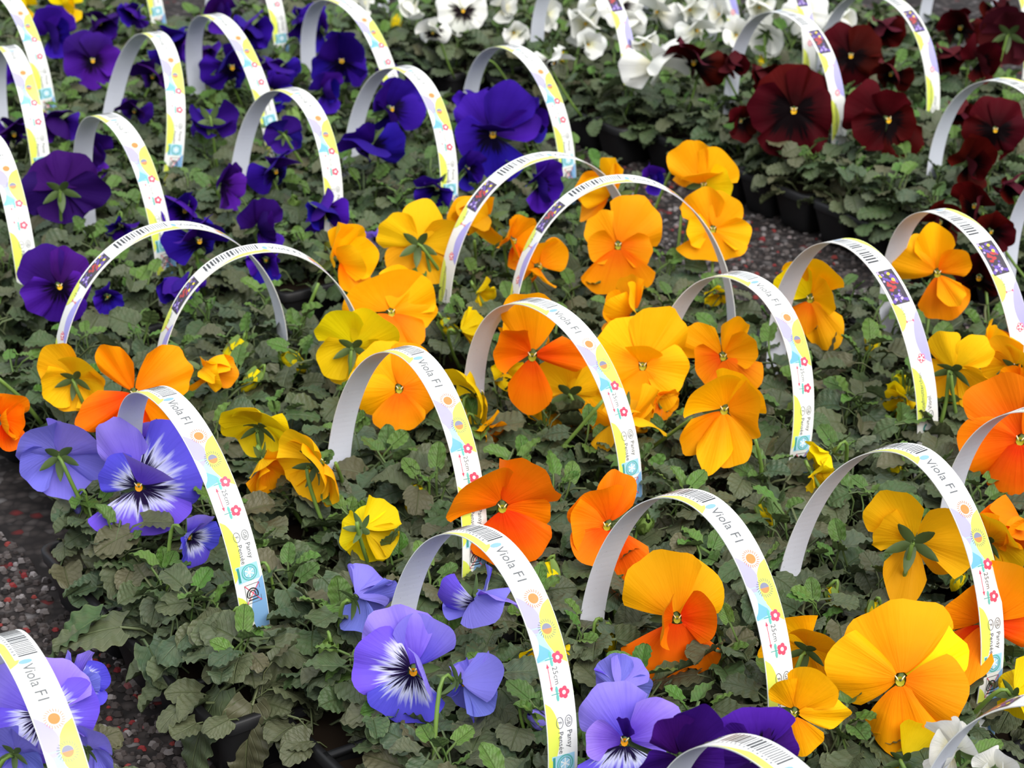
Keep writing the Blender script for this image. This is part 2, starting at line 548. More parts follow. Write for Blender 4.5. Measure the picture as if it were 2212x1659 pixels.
# ------------------------------------------------------------------ leaves
def leaf_mesh(name, L, Wd, fold, droop, wob, mat, seed, lobes=5, petiole=0.020):
    """rounded, scalloped blade along +Y with a thin petiole; one leaf, one mesh"""
    r = random.Random(seed)
    v, uv, f = [], [], []
    rows = lobes * 6 + 1
    ws = (-1, -0.6, -0.25, 0, 0.25, 0.6, 1)
    ph, tw = r.uniform(0, 6), r.uniform(-0.25, 0.25)
    for i in range(rows):
        t = i / (rows - 1)
        hw = Wd * (max(0.0, math.sin(math.pi * min(1, (t * 0.93 + 0.06)) ** 0.80)) ** 0.55)
        lob = abs(math.sin(math.pi * lobes * t + 0.3)) ** 0.5
        sc = 0.90 + 0.10 * lob
        for w in ws:
            aw = abs(w)
            k = sc if aw == 1 else 1.0
            back = -0.13 * L * aw * aw * max(0.0, 1 - t * 3.0)          # heart-shaped base
            y = L * t + back + 0.05 * L * aw * math.sin(math.pi * t)
            z = fold * aw * hw - droop * L * t * t + wob * L * math.sin(ph + t * 7 + w * 2.0) * aw
            z += 0.035 * L * math.cos(2 * math.pi * lobes * t) * aw * (0.4 + 0.6 * aw)
            z += tw * w * hw * t
            if aw < 0.1:
                z -= 0.02 * L
            v.append((w * hw * k, y, z))
            uv.append((0.5 + 0.5 * w, t))
    n = len(ws)
    for i in range(rows - 1):
        for k in range(n - 1):
            a = i * n + k
            f.append((a, a + 1, a + n + 1, a + n))
    b0 = len(v)
    pts = [(0, 0.02 * L, -0.0006), (0, -petiole * 0.45, -petiole * 0.18), (0, -petiole, -petiole * 0.8)]
    for (x, y, z) in pts:
        for k in range(3):
            a = k * 2.094
            v.append((x + 0.0011 * math.cos(a), y, z + 0.0011 * math.sin(a)))
            uv.append((0.5, 0.5))
    for i in range(2):
        for k in range(3):
            f.append((b0 + i * 3 + k, b0 + i * 3 + (k + 1) % 3, b0 + (i + 1) * 3 + (k + 1) % 3, b0 + (i + 1) * 3 + k))
    return mesh(name, v, f, [mat], uv)


LEAVES, OLD, FRESH = [], [], []
for k in range(10):
    LEAVES.append(leaf_mesh('leaf', 0.0235, 0.0112 + 0.0009 * (k % 3), rnd.uniform(-0.35, 0.6), rnd.uniform(-0.05, 0.45), rnd.uniform(0.03, 0.09), LEAF, k))
for k in range(5):
    OLD.append(leaf_mesh('leaf', 0.034, 0.0115 + 0.0008 * (k % 3), rnd.uniform(-0.2, 0.3), rnd.uniform(0.1, 0.4), rnd.uniform(0.03, 0.07), LEAF, 20 + k, lobes=6))
for k in range(5):
    FRESH.append(leaf_mesh('leaf', 0.017, 0.0062 + 0.0006 * (k % 3), rnd.uniform(0.2, 0.7), rnd.uniform(-0.1, 0.25), rnd.uniform(0.02, 0.06), YOUNG, 40 + k, lobes=4))


def leaf_matrix(p, az, pitch, roll, s):
    return (Matrix.Translation(p) @ Matrix.Rotation(az - math.pi / 2, 4, 'Z') @ Matrix.Rotation(pitch, 4, 'X')
            @ Matrix.Rotation(roll, 4, 'Y') @ Matrix.Scale(s, 4))


def under_mesh(seed):
    r = random.Random(seed)
    bv, bf, buv = [], [], []
    for k in range(16):
        src = LEAVES[r.randrange(10)]
        a = r.uniform(0, 6.28)
        rad = 0.044 * math.sqrt(r.random())
        z = r.uniform(0.044, 0.058)
        M = leaf_matrix((rad * math.cos(a), rad * math.sin(a), z), a + r.uniform(-1, 1), r.uniform(-0.5, 0.4), r.uniform(-0.5, 0.5), r.uniform(0.8, 1.15))
        n = len(bv)
        ul = src.uv_layers[0].data
        vu = {}
        for lp in src.loops:
            vu[lp.vertex_index] = tuple(ul[lp.index].uv)
        for q in src.vertices:
            bv.append(tuple(M @ q.co))
            buv.append(vu.get(q.index, (0.5, 0.5)))
        for pgn in src.polygons:
            bf.append(tuple(i + n for i in pgn.vertices))
    return mesh('lower_foliage', bv, bf, [LEAF], buv)


UNDER = [under_mesh(100 + k) for k in range(5)]

# ------------------------------------------------------------------ flowers
def petal_mesh(name, L, Wd, curl, cup, ruf, seed, mat, fold_edge=0.0, nt=13, nw=17):
    """petal along +Y from the flower centre, face towards +Z; curl > 0 bends the tip forward"""
    r = random.Random(seed)
    p1, p2, p3, p4 = (r.uniform(0, 6.28) for _ in range(4))
    asym = r.uniform(-0.12, 0.12)
    k1, k2, k3 = r.choice((3, 4, 5)), r.choice((7, 9, 11)), r.choice((2.2, 2.8, 3.4))
    pleat = r.uniform(0.02, 0.055)
    v, uv, f = [], [], []
    for i in range(nt):
        t = 0.04 + 0.96 * i / (nt - 1)
        for j in range(nw):
            w = -1 + 2 * j / (nw - 1)
            a = w * 1.62
            x = Wd * (t ** 0.70) * math.sin(a) / math.sin(1.62) * (1 + 0.06 * math.sin(p1 + 2 * w))
            rim = 1 + t * t * (0.030 * math.sin(k2 * w + p2) + 0.035 * math.sin(3.1 * w + p4))
            y = L * t * (0.52 + 0.48 * math.cos(a) + asym * w * 0.6) * rim
            th = curl * (t ** 1.2)
            if abs(th) > 1e-4:
                yy, zz = y * math.sin(th) / th, y * (1 - math.cos(th)) / th
            else:
                yy, zz = y, 0.0
            zz += cup * L * (t ** 1.3) * w * w
            zz += pleat * L * t * math.cos(k3 * w * 2.2 + p4)
            zz += ruf * L * (t ** 2.4) * (0.6 * math.sin(k1 * w * 1.6 + p1) + 0.4 * math.sin(k2 * w + p3)) * (0.45 + abs(w))
            zz += fold_edge * L * max(0.0, w) ** 2 * t
            v.append((x, yy, zz))
            uv.append((j / (nw - 1), t))
    for i in range(nt - 1):
        for j in range(nw - 1):
            a = i * nw + j
            f.append((a, a + 1, a + nw + 1, a + nw))
    return mesh(name, v, f, [mat], uv)


sv, sf = [], []
for i in range(6):
    t = i / 5
    hw = 0.0030 * math.sin(math.pi * (0.12 + 0.86 * t)) ** 0.8
    for w in (-1, 0, 1):
        sv.append((w * hw, 0.017 * t - 0.001, 0.0010 - 0.010 * t * t * 0.5 + 0.0008 * abs(w)))
for i in range(5):
    for k in range(2):
        a = i * 3 + k
        sf.append((a, a + 1, a + 4, a + 3))
SEPAL_ME = mesh('sepal', sv, sf, [SEPAL])


def eye_mesh(D, colr, seed):
    """throat of the flower: short green spur behind, small coloured throat and side tufts in front"""
    sh = Shape()
    k = 0.56 * D / 0.06
    sh.tube([(0, 0.004 * k, -0.013 * k), (0, 0.003 * k, -0.008 * k), (0, 0.0, -0.003 * k), (0, -0.001 * k, 0.0008 * k)], [0.0012 * k, 0.0026 * k, 0.0034 * k, 0.0016 * k], 7, 0)
    n = 9
    ring = [(0.0038 * k * math.cos(i * 6.283 / n), -0.0012 * k + 0.0042 * k * math.sin(i * 6.283 / n), 0.0022 * k) for i in range(n)]
    sh.add(ring + [(0, -0.0010 * k, 0.0004 * k)], [(i, (i + 1) % n, n) for i in range(n)], 1)
    for s_ in (-1, 1):
        sh.tube([(s_ * 0.0040 * k, 0.0036 * k, 0.0022 * k), (s_ * 0.0022 * k, 0.0014 * k, 0.0036 * k), (s_ * 0.0014 * k, -0.0006 * k, 0.0030 * k)], [0.0004 * k, 0.0007 * k, 0.0003 * k], 5, 2)
    e = EYE_G if colr in ('orange', 'deep', 'golden', 'lemon') else EYE_Y
    if colr == 'blue':
        e = EYE_OR
    return sh.mesh('flower', [SEPAL, e, PALE])


#          upper tilt, lateral tilt, lower tilt (deg, + = towards the face), curl up, lat, low
STATE = {
    'open': (-10, 10, 0, -0.25, -0.45, -0.3),
    'flat': (-6, 6, 2, 0.1, -0.35, -0.2),
    'hood': (58, 40, -28, 1.0, 0.5, -0.7),
    'fold': (24, 60, 14, 0.3, 0.7, 0.3),
    'flop': (38, -28, -48, 0.8, -0.7, -0.9),
    'iris': (12, 30, -44, 0.7, 0.6, -0.7),
    'back': (-12, -14, -18, -0.45, -0.5, -0.55),
    'bell': (50, 52, 48, -0.5, -0.5, -0.5),
    'wilt': (64, 55, 40, 0.8, 1.0, 0.7),
}


def add_flower(plant, pos, D, colr, az, el, roll, state, seed, stem=True, custom=None):
    r = random.Random(seed)
    a, e = math.radians(az), math.radians(el)
    base = math.atan2(CAM[1] - pos[1], CAM[0] - pos[0])          # towards the camera
    dirh = base + a
    d = Vector((math.cos(e) * math.cos(dirh), math.cos(e) * math.sin(dirh), math.sin(e)))
    up = Vector((0, 0, 1))
    y = (up - d * up.dot(d)).normalized()
    x = y.cross(d)
    R = Matrix((x, y, d)).transposed().to_4x4() @ Matrix.Rotation(math.radians(roll), 4, 'Z')
    root = plant['obj']
    loc = Vector([float(q) for q in pos]) - root.location
    F = obj('flower', eye_mesh(D, colr, seed), root, Matrix.Translation(loc) @ R)
    st = STATE[state]
    mu, ml = PM[colr]
    K = D * 0.55
    z0 = 0.0016 * D / 0.06
    j = lambda s: r.uniform(-s, s)
    ruf = 0.055 if state in ('open', 'flat', 'back') else 0.075
    specs = [
        ('up', 34 + j(9), 1.02 * K, 0.62 * K, st[0] + j(11), st[3] + j(.3), -2.6 * z0, mu),
        ('up', -34 + j(9), 0.98 * K, 0.60 * K, st[0] + 5 + j(11), st[3] + j(.3), -1.4 * z0, mu),
        ('lat', 104 + j(9), 0.95 * K, 0.52 * K, st[1] + j(13), st[4] + j(.35), -0.2 * z0, ml),
        ('lat', -104 + j(9), 0.95 * K, 0.52 * K, st[1] + j(13), st[4] + j(.35), 0.3 * z0, ml),
        ('low', 180 + j(8), 0.92 * K, 0.60 * K, st[2] + j(10), st[5] + j(.25), 1.4 * z0, ml),
    ]
    if custom:
        specs = [('own', th, Lr * D, Wr * D, tilt, curl, (-2.6 + 1.0 * n_) * z0, {'u': mu, 'l': ml}.get(mk) or PM[mk][0])
                 for n_, (th, Lr, Wr, tilt, curl, mk) in enumerate(custom)]
        if abs(az) < 60:      # the lip of a bloom that faces the viewer hangs straight down
            specs = [q[:4] + (q[4] + 14, q[5] * 0.4) + q[6:] if 140 < abs(q[1]) < 220 and q[4] < 5 else q for q in specs]
    elif colr in ('orange', 'golden', 'deep'):
        # the side petals of the orange kinds match the upper ones as often as the lip
        if r.random() < 0.5:
            specs[2] = specs[2][:7] + (mu,)
            specs[3] = specs[3][:7] + (mu,)
    for i, (role, th, L, Wd, tilt, curl, dz, m) in enumerate(specs):
        L *= 1 + j(.07)
        Wd *= 1 + j(.08)
        if colr == 'red':
            ruf = 0.10
        cup = r.choice((-1, -1, 1)) * r.uniform(0.06, 0.22)
        me = petal_mesh('petal', L, Wd, curl, cup, ruf * r.uniform(.6, 1.3), seed * 7 + i, m, r.choice((0, 0, 0, 0.25, -0.25)))
        M = Matrix.Rotation(math.radians(th), 4, 'Z') @ Matrix.Translation((0, 0.002, dz)) @ Matrix.Rotation(math.radians(tilt), 4, 'X')
        obj('petal', me, F, M)
    for i in range(5):
        M = Matrix.Translation((0, 0, -0.0078 * D / 0.06)) @ Matrix.Rotation(math.radians(36 + 72 * i + j(8)), 4, 'Z') @ Matrix.Rotation(math.radians(-14 + j(8)), 4, 'X') @ Matrix.Scale(D / 0.062, 4)
        obj('sepal', SEPAL_ME, F, M)
    if stem:
        p3 = loc - d * 0.010 * D / 0.06
        hook = loc - d * 0.022 + Vector((0, 0, 0.010))
        p0 = Vector((r.uniform(-.01, .01), r.uniform(-.01, .01), 0.048))
        flat = Vector((loc.x, loc.y, 0))
        if flat.length > 0.05:
            p0 += flat * 0.45
        c1 = p0 * 0.35 + hook * 0.65 + Vector((0, 0, -0.012))
        pts = []
        for i in range(9):
            t = i / 8
            q = (1 - t) ** 3 * p0 + 3 * (1 - t) ** 2 * t * c1 + 3 * (1 - t) * t * t * (hook + Vector((0, 0, 0.008))) + t ** 3 * p3
            pts.append(q)
        sh = Shape()
        sh.tube(pts, [0.0016] * 6 + [0.0014, 0.0013, 0.0013], 6)
        obj('flower_stem', sh.mesh('flower_stem', [STEM]), root)
    return F


def add_bud(plant, pos, L, colr, seed):
    r = random.Random(seed)
    root = plant['obj']
    loc = Vector([float(q) for q in pos]) - root.location
    sh = Shape()
    n, prof = 8, [(0, 0.10), (0.12, 0.22), (0.35, 0.30), (0.6, 0.27), (0.85, 0.17), (1.0, 0.03)]
    v, f = [], []
    for (t, rr) in prof:
        for k in range(n):
            a = k * 6.283 / n + t * 1.6
            q = rr * L * (1 + 0.16 * math.sin(3 * a))
            v.append((q * math.cos(a), q * math.sin(a), -t * L))
    for i in range(len(prof) - 1):
        for k in range(n):
            f.append((i * n + k, i * n + (k + 1) % n, (i + 1) * n + (k + 1) % n, (i + 1) * n + k))
    sh.add(v, f)
    tilt = Matrix.Rotation(r.uniform(-0.7, 0.7), 4, 'X') @ Matrix.Rotation(r.uniform(-0.7, 0.7), 4, 'Y')
    B = obj('flower_bud', sh.mesh('flower_bud', [PM[colr][0] if colr else CALYX]), root, Matrix.Translation(loc) @ tilt)
    for i in range(5):
        M = Matrix.Rotation(i * 1.2566 + r.uniform(-.2, .2), 4, 'Z') @ Matrix.Translation((0, 0.16 * L, -0.02 * L)) @ Matrix.Rotation(math.radians(-78), 4, 'X') @ Matrix.Scale(L / 0.021, 4)
        obj('sepal', SEPAL2_ME, B, M)
    hook = loc + Vector((0, 0, 0.004))
    p0 = Vector((loc.x * 0.5, loc.y * 0.5, 0.05))
    side = Vector((r.uniform(-1, 1), r.uniform(-1, 1), 0)).normalized() * 0.010
    q1 = hook + side + Vector((0, 0, 0.004))
    pts = []
    P = [p0, p0 * 0.4 + q1 * 0.6 + Vector((0, 0, .004)), q1 + side * 0.3 + Vector((0, 0, .010)), hook + Vector((0, 0, -0.003))]
    for i in range(9):
        t = i / 8
        pts.append((1 - t) ** 3 * P[0] + 3 * (1 - t) ** 2 * t * P[1] + 3 * (1 - t) * t * t * P[2] + t ** 3 * P[3])
    s2 = Shape()
    s2.tube(pts, 0.0012, 5)
    obj('bud_stem', s2.mesh('bud_stem', [STEM]), root)


SEPAL2_ME = SEPAL_ME.copy()
SEPAL2_ME.materials[0] = CALYX

# x, y, width px, colour, az, el, roll, petal state, height above the foliage (m), words
FLOWERS = [
    # --- front right, orange
    (1945, 1468, 285, 'orange', -6, 22, 8, 'open', .045, 'orange pansy plant with the biggest face-on bloom, bottom right'),
    (1462, 1335, 225, 'deep', 10, 20, -4, 'flat', .035, 'orange pansy plant with wide open bloom beneath the second front handle'),
    (1715, 1540, 190, 'golden', -8, 14, 0, 'iris', .045, 'golden pansy plant with twisted bloom covering the foot of a handle'),
    (1745, 1395, 190, 'orange', 172, 5, 0, 'back', .030, 'orange pansy plant with bloom seen from behind, right of the second handle'),
    (2125, 1345, 255, 'deep', -18, 15, 0, 'fold', .045, 'orange pansy plant with folded sideways bloom near the right edge'),
    (1975, 1165, 250, 'golden', 178, -8, 4, 'back', .050, 'golden pansy plant with bloom turned away on a tall straight stalk'),
    (2140, 1165, 170, 'golden', 160, 5, 0, 'back', .035, 'yellow-orange pansy plant half hidden behind the third front handle'),
    (2200, 1130, 170, 'deep', -40, 10, 0, 'hood', .045, 'deep orange pansy plant cut by right edge, above the third handle'),
    (2205, 950, 250, 'deep', -12, 15, 0, 'flat', .050, 'large deep orange pansy plant at the right edge behind a handle'),
    (1085, 1095, 250, 'deep', 0, 10, 0, 'hood', .050, 'deep orange pansy plant with hooded bloom in the middle foreground'),
    (1312, 1135, 225, 'deep', -12, 15, 0, 'iris', .040, 'orange pansy plant with bloom behind the left leg of second handle'),
    (1955, 1640, 165, 'lemon', 165, -10, 0, 'bell', .000, 'lemon yellow pansy plant with nodding bloom below the biggest orange'),
    (2195, 1500, 150, 'lemon', 150, -20, 0, 'bell', .020, 'lemon yellow pansy plant with hanging bloom at the lower right edge'),
    (1168, 1400, 130, 'lemon', 20, -30, 0, 'bell', .015, 'yellow pansy plant with small bloom behind the front handle print'),
    (787, 1145, 150, 'lemon', 150, -35, 0, 'bell', .025, 'yellow pansy plant with hanging bloom left of the front handle'),
    # --- middle, orange
    (1150, 768, 245, 'deep', -4, 12, 0, 'iris', .066, 'deep orange pansy plant with iris-shaped bloom under the centre handle'),
    (1135, 690, 160, 'orange', 10, 10, 0, 'hood', .050, 'orange pansy plant with bloom touching the top of centre handle'),
    (1232, 845, 200, 'golden', 176, 0, 0, 'back', .020, 'yellow pansy plant showing a starry calyx under the centre handle'),
    (1388, 790, 210, 'golden', 4, 18, 0, 'open', .045, 'golden pansy plant with square open bloom right of the centre handle'),
    (1365, 672, 140, 'orange', -60, 25, 0, 'fold', .045, 'orange pansy plant with narrow bloom above the golden square one'),
    (1350, 915, 210, 'golden', 20, -20, 10, 'flop', .020, 'golden pansy plant with drooping bloom crossed by the centre handle'),
    (1562, 770, 185, 'orange', 4, 14, 0, 'iris', .045, 'orange pansy plant with ragged bloom under the fourth handle'),
    (1565, 885, 230, 'golden', -8, 18, 0, 'hood', .055, 'golden pansy plant with hooded bloom leaning left below fourth handle'),
    (1040, 850, 155, 'lemon', 120, 10, 10, 'back', .035, 'yellow pansy plant with bloom turned right, inside the centre handle'),
    (1045, 925, 110, 'orange', 60, -30, 0, 'bell', .015, 'orange pansy plant with small torn bloom behind second-row handle'),
    (862, 840, 190, 'orange', 6, 14, -10, 'open', .040, 'orange pansy plant with open bloom inside the second-row second handle'),
    (845, 675, 200, 'golden', 5, 20, 0, 'hood', .050, 'golden pansy plant with broad domed bloom, centre left'),
    (765, 745, 180, 'lemon', 172, 0, 0, 'back', .045, 'lemon pansy plant with bloom seen from behind, centre left'),
    (732, 560, 165, 'golden', 55, 20, 0, 'fold', .055, 'golden pansy plant with upright bloom at the sideways handle foot'),
    (905, 525, 180, 'golden', 175, -5, 0, 'back', .050, 'golden pansy plant with dark calyx behind, left of tall handles'),
    (1050, 470, 150, 'golden', -50, 20, 0, 'hood', .055, 'golden pansy plant with bloom inside the tallest sideways handle'),
    (1110, 520, 120, 'orange', 40, 10, 0, 'fold', .045, 'orange pansy plant with bloom between the two sideways handles'),
    (1165, 575, 135, 'orange', 50, 20, 30, 'iris', .040, 'orange pansy plant with bent bloom at the front sideways handle'),
    (1335, 530, 180, 'orange', 4, 14, 0, 'open', .055, 'orange pansy plant with round open bloom under the sideways handle arch'),
    (1320, 420, 150, 'golden', -75, 20, 0, 'fold', .055, 'golden pansy plant with tall bloom behind the sideways handle arch'),
    (1520, 400, 165, 'golden', 0, 15, 0, 'wilt', .070, 'golden pansy plant with crumpled top bloom above the pebble gap'),
    (1540, 495, 165, 'orange', 0, 14, 0, 'hood', .050, 'orange pansy plant with frilled bloom above the pebble gap'),
    (1485, 350, 100, 'golden', 30, 10, 0, 'fold', .080, 'golden pansy plant with single raised petals beside the crumpled bloom'),
    (1750, 645, 185, 'golden', -5, 8, 0, 'hood', .050, 'golden pansy plant with bell bloom behind the fifth handle'),
    (2025, 590, 190, 'orange', 5, 12, 0, 'fold', .055, 'orange pansy plant with tall bloom under the rightmost handle'),
    (2065, 790, 185, 'golden', 165, 15, 0, 'back', .045, 'golden pansy plant with roof-like petal on a tall stalk at right'),
    (2140, 765, 130, 'orange', 120, 20, 0, 'fold', .045, 'orange pansy plant with narrow bloom between two golden ones at right'),
    (2195, 790, 150, 'golden', 170, 5, 0, 'back', .045, 'golden pansy plant cut by the right edge, mid height'),
    (2200, 830, 90, 'orange', -30, 20, 0, 'fold', .040, 'orange pansy plant with petal at the right edge above large bloom'),
    (165, 812, 165, 'golden', 165, 5, 0, 'back', .045, 'golden pansy plant with bloom seen from behind at left'),
    (290, 850, 215, 'deep', 4, 14, 0, 'iris', .045, 'deep orange pansy plant with pointed petals behind the left handle'),
    (445, 800, 130, 'orange', 45, 10, 0, 'hood', .040, 'orange pansy plant with small hooded bloom left of centre'),
    (565, 910, 170, 'lemon', 160, 25, 0, 'back', .045, 'lemon pansy plant with wavy upper petals, left of centre'),
    (570, 1000, 130, 'golden', 30, -30, 0, 'bell', .030, 'golden pansy plant with hanging bloom below the wavy lemon one'),
    (695, 1000, 185, 'golden', 130, 5, 10, 'back', .040, 'golden pansy plant with sideways bloom left of second-row handle'),
    (5, 905, 130, 'deep', 40, 10, 0, 'fold', .045, 'deep orange pansy plant cut by the left edge'),
    (1000, 715, 105, 'lemon', 120, 0, 0, 'bell', .030, 'small lemon pansy plant left of the centre handle'),
    (1035, 632, 75, 'lemon', 60, -30, 0, 'bell', .020, 'lemon pansy plant with half open bud between two handles'),
    (1790, 985, 100, 'lemon', -60, -25, 0, 'bell', .020, 'lemon pansy plant with opening bud right of the fourth handle'),
    (1760, 1025, 80, 'lemon', 60, -25, 0, 'bell', .012, 'lemon pansy plant with small bloom at the fourth handle foot'),
    (1955, 860, 95, 'lemon', -50, -20, 0, 'bell', .012, 'lemon pansy plant with small bloom at the fifth handle foot'),
    (1545, 630, 60, 'lemon', 20, -30, 0, 'bell', .010, 'lemon pansy plant with tiny bloom inside the fourth handle'),
    (1090, 800, 80, 'lemon', 30, 0, 0, 'bell', .020, 'lemon pansy plant with tiny bloom beside the iris-shaped orange'),
    (1420, 860, 90, 'orange', 40, -20, 0, 'bell', .020, 'orange pansy plant with frilled edge below the square golden bloom'),
    # --- lavender blue
    (300, 1050, 235, 'blue', -6, 20, 0, 'open', .040, 'lavender-blue pansy plant with white and dark rayed face, left handle'),
    (300, 950, 120, 'blue', 20, 10, 0, 'fold', .045, 'lavender-blue pansy plant with upright petals inside the left handle'),
    (128, 978, 195, 'blue', 176, 0, 0, 'back', .045, 'lavender-blue pansy plant seen from behind at the left edge'),
    (408, 1160, 120, 'blue', 40, -10, 0, 'bell', .030, 'pale lavender pansy plant with small bloom beside the left handle leg'),
    (893, 1448, 245, 'blue', -4, 18, 0, 'open', .040, 'lavender-blue pansy plant with orange eye inside the front handle'),
    (1000, 1475, 170, 'blue', 120, -30, 0, 'bell', .035, 'lavender pansy plant with withered hanging bloom inside front handle'),
    (1035, 1300, 185, 'blue', 45, -15, 0, 'flop', .040, 'lavender-blue pansy plant with crumpled bloom at the front handle print'),
    (775, 1285, 165, 'blue', 140, 10, 0, 'hood', .035, 'lavender-blue pansy plant with cupped bloom left of front handle'),
    (1350, 1600, 235, 'blue', -12, 25, 0, 'open', .045, 'lavender-blue pansy plant with orange eye at the bottom edge'),
    (1335, 1485, 140, 'blue', 165, -5, 0, 'bell', .030, 'pale lavender pansy plant turned away above the bottom edge bloom'),
    (95, 1545, 235, 'blue', 10, 20, 10, 'open', .045, 'lavender-blue pansy plant behind the bottom left handle'),
    (170, 1470, 120, 'blue', 60, 20, 0, 'fold', .045, 'lavender-blue pansy plant with upright petal right of corner handle'),
    (195, 1610, 150, 'blue', 150, 10, 0, 'back', .045, 'lavender-blue pansy plant with round petal in the bottom left corner'),
    (35, 1620, 150, 'blue', 160, 0, 0, 'back', .040, 'lavender-blue pansy plant cut by the bottom left corner'),
    # --- dark purple and white at the lower edge
    (1475, 1640, 210, 'plum', 20, 15, 0, 'hood', .075, 'dark purple pansy plant with near black petal at bottom edge'),
    (1640, 1635, 215, 'plum', 5, 15, 0, 'hood', .070, 'purple pansy plant with broad violet petal at the bottom edge'),
    (2060, 1620, 160, 'white', -40, 15, 0, 'fold', .045, 'white pansy plant behind the bottom right handle'),
    (2150, 1665, 110, 'white', 10, 20, 0, 'fold', .040, 'white pansy plant inside the bottom right handle'),
    # --- violet
    (128, 618, 160, 'plum', 14, 12, 0, 'open', .040, 'dark violet pansy plant with face-on bloom at left'),
    (400, 455, 130, 'violet', -20, 25, 0, 'hood', .055, 'bright violet pansy plant with raised petal above left sideways handle'),
    (430, 520, 150, 'violet', 20, 10, 0, 'flop', .045, 'violet pansy plant with spread petals inside the left sideways handle'),
    (395, 610, 120, 'violet', -20, -10, 0, 'hood', .030, 'violet pansy plant with low bloom inside left sideways handle'),
    (132, 405, 175, 'plum', 176, 5, 0, 'flop', .055, 'dark violet pansy plant seen from behind on a long stalk'),
    (455, 262, 150, 'violet', 178, -25, 0, 'flop', .045, 'violet pansy plant nodding away, upper left'),
    (560, 490, 120, 'plum', 30, 20, 0, 'fold', .040, 'dark violet pansy plant with narrow upright petals, left of centre'),
    (478, 400, 110, 'plum', 60, -10, 0, 'bell', .035, 'dark violet pansy plant with hanging bloom and arched stalk'),
    (595, 370, 130, 'violet', 30, 10, 10, 'flop', .035, 'violet pansy plant inside the third violet handle'),
    (695, 455, 130, 'violet', 20, 15, 0, 'hood', .030, 'violet pansy plant with low dark bloom, right of third violet handle'),
    (575, 560, 95, 'violet', -10, -10, 0, 'bell', .030, 'violet pansy plant just above the left sideways handle pair'),
    (262, 485, 70, 'violet', -10, -30, 0, 'bell', .020, 'violet pansy plant with half open bud beside left handle foot'),
    (232, 640, 70, 'violet', 10, -10, 0, 'bell', .020, 'violet pansy plant with small bloom behind left sideways handle'),
    (800, 320, 160, 'violet', -30, -5, 10, 'flop', .045, 'violet pansy plant with tumbling petals, fourth violet handle'),
    (845, 235, 140, 'violet', 40, 10, 0, 'iris', .045, 'violet pansy plant inside the fourth violet handle'),
    (885, 210, 90, 'plum', 50, 20, 0, 'fold', .045, 'dark violet pansy plant touching the fourth violet handle'),
    (1065, 290, 190, 'violet', -4, 14, 0, 'open', .050, 'violet pansy plant with big yellow-eyed bloom, fifth violet handle'),
    (1030, 215, 110, 'violet', 10, 20, 0, 'hood', .060, 'violet pansy plant with raised frilled petal, fifth violet handle'),
    (1140, 260, 100, 'violet', 60, 10, 0, 'fold', .050, 'violet pansy plant right of the big yellow-eyed violet bloom'),
    (1165, 395, 115, 'violet', 40, 0, 0, 'fold', .030, 'violet pansy plant beneath the fifth violet handle'),
    (945, 405, 105, 'violet', -20, -30, 0, 'bell', .030, 'violet pansy plant with withered bloom left of tall sideways handle'),
    (1010, 365, 90, 'violet', 40, 0, 0, 'fold', .030, 'violet pansy plant low beside the withered violet bloom'),
    (818, 515, 75, 'blue', -20, -30, 0, 'bell', .030, 'pale violet pansy plant with closed bloom among the orange'),
    (1408, 385, 65, 'violet', 30, 10, 0, 'fold', .030, 'violet pansy plant with small bloom beside the raised golden petals'),
    (738, 132, 150, 'violet', 6, 40, 0, 'flop', .050, 'violet pansy plant with yellow-eyed bloom under the top handle'),
    (700, 195, 90, 'violet', 30, 10, 0, 'fold', .030, 'violet pansy plant below the top handle'),
    (500, 145, 150, 'violet', 30, 15, 0, 'flop', .050, 'violet pansy plant in the upper left handle'),
    (445, 110, 110, 'plum', -30, 20, 0, 'hood', .050, 'dark violet pansy plant at upper left between two handles'),
    (370, 95, 130, 'violet', 20, 20, 0, 'hood', .050, 'violet pansy plant with large bloom at upper left handle'),
    (330, 165, 110, 'plum', -30, 0, 0, 'flop', .040, 'dark violet pansy plant inside the upper left handle'),
    (540, 60, 120, 'violet', 0, 20, 0, 'hood', .050, 'violet pansy plant at the top left of centre'),
    (600, 150, 110, 'violet', -20, 10, 0, 'flop', .035, 'violet pansy plant below the short top leg'),
    (585, 195, 90, 'violet', 30, -10, 0, 'bell', .030, 'violet pansy plant low between upper handles'),
    (650, 40, 110, 'violet', 30, 20, 0, 'hood', .050, 'violet pansy plant at the top edge left of centre'),
    (615, 290, 85, 'violet', 170, 0, 0, 'back', .035, 'violet pansy plant seen from behind inside third violet handle'),
    (690, 60, 100, 'violet', -30, 15, 0, 'fold', .045, 'violet pansy plant touching the top handle'),
    (820, 150, 80, 'plum', 40, 0, 0, 'hood', .030, 'dark violet pansy plant right of the top handle'),
    (290, 240, 90, 'plum', -20, 0, 0, 'flop', .030, 'dark violet pansy plant low at upper left'),
    (110, 75, 120, 'violet', 30, 15, 0, 'fold', .045, 'violet pansy plant in the top left corner'),
    (60, 150, 110, 'violet', -20, 10, 0, 'hood', .040, 'violet pansy plant at the upper left edge'),
    (200, 130, 120, 'plum', 10, 10, 0, 'open', .040, 'dark violet pansy plant with open bloom near top left'),
    (215, 50, 110, 'plum', 10, 15, 0, 'hood', .045, 'dark violet pansy plant at the top edge near the corner'),
    (130, 260, 120, 'plum', -10, 5, 0, 'hood', .040, 'dark violet pansy plant at left, upper third'),
    (30, 290, 120, 'plum', 10, 5, 0, 'flop', .040, 'dark violet pansy plant at the left edge, upper third'),
    (200, 330, 100, 'plum', 20, 5, 0, 'fold', .035, 'dark violet pansy plant behind the left violet handle'),
    (470, 30, 90, 'plum', 20, 15, 0, 'fold', .045, 'dark violet pansy plant at top edge beside upper handle'),
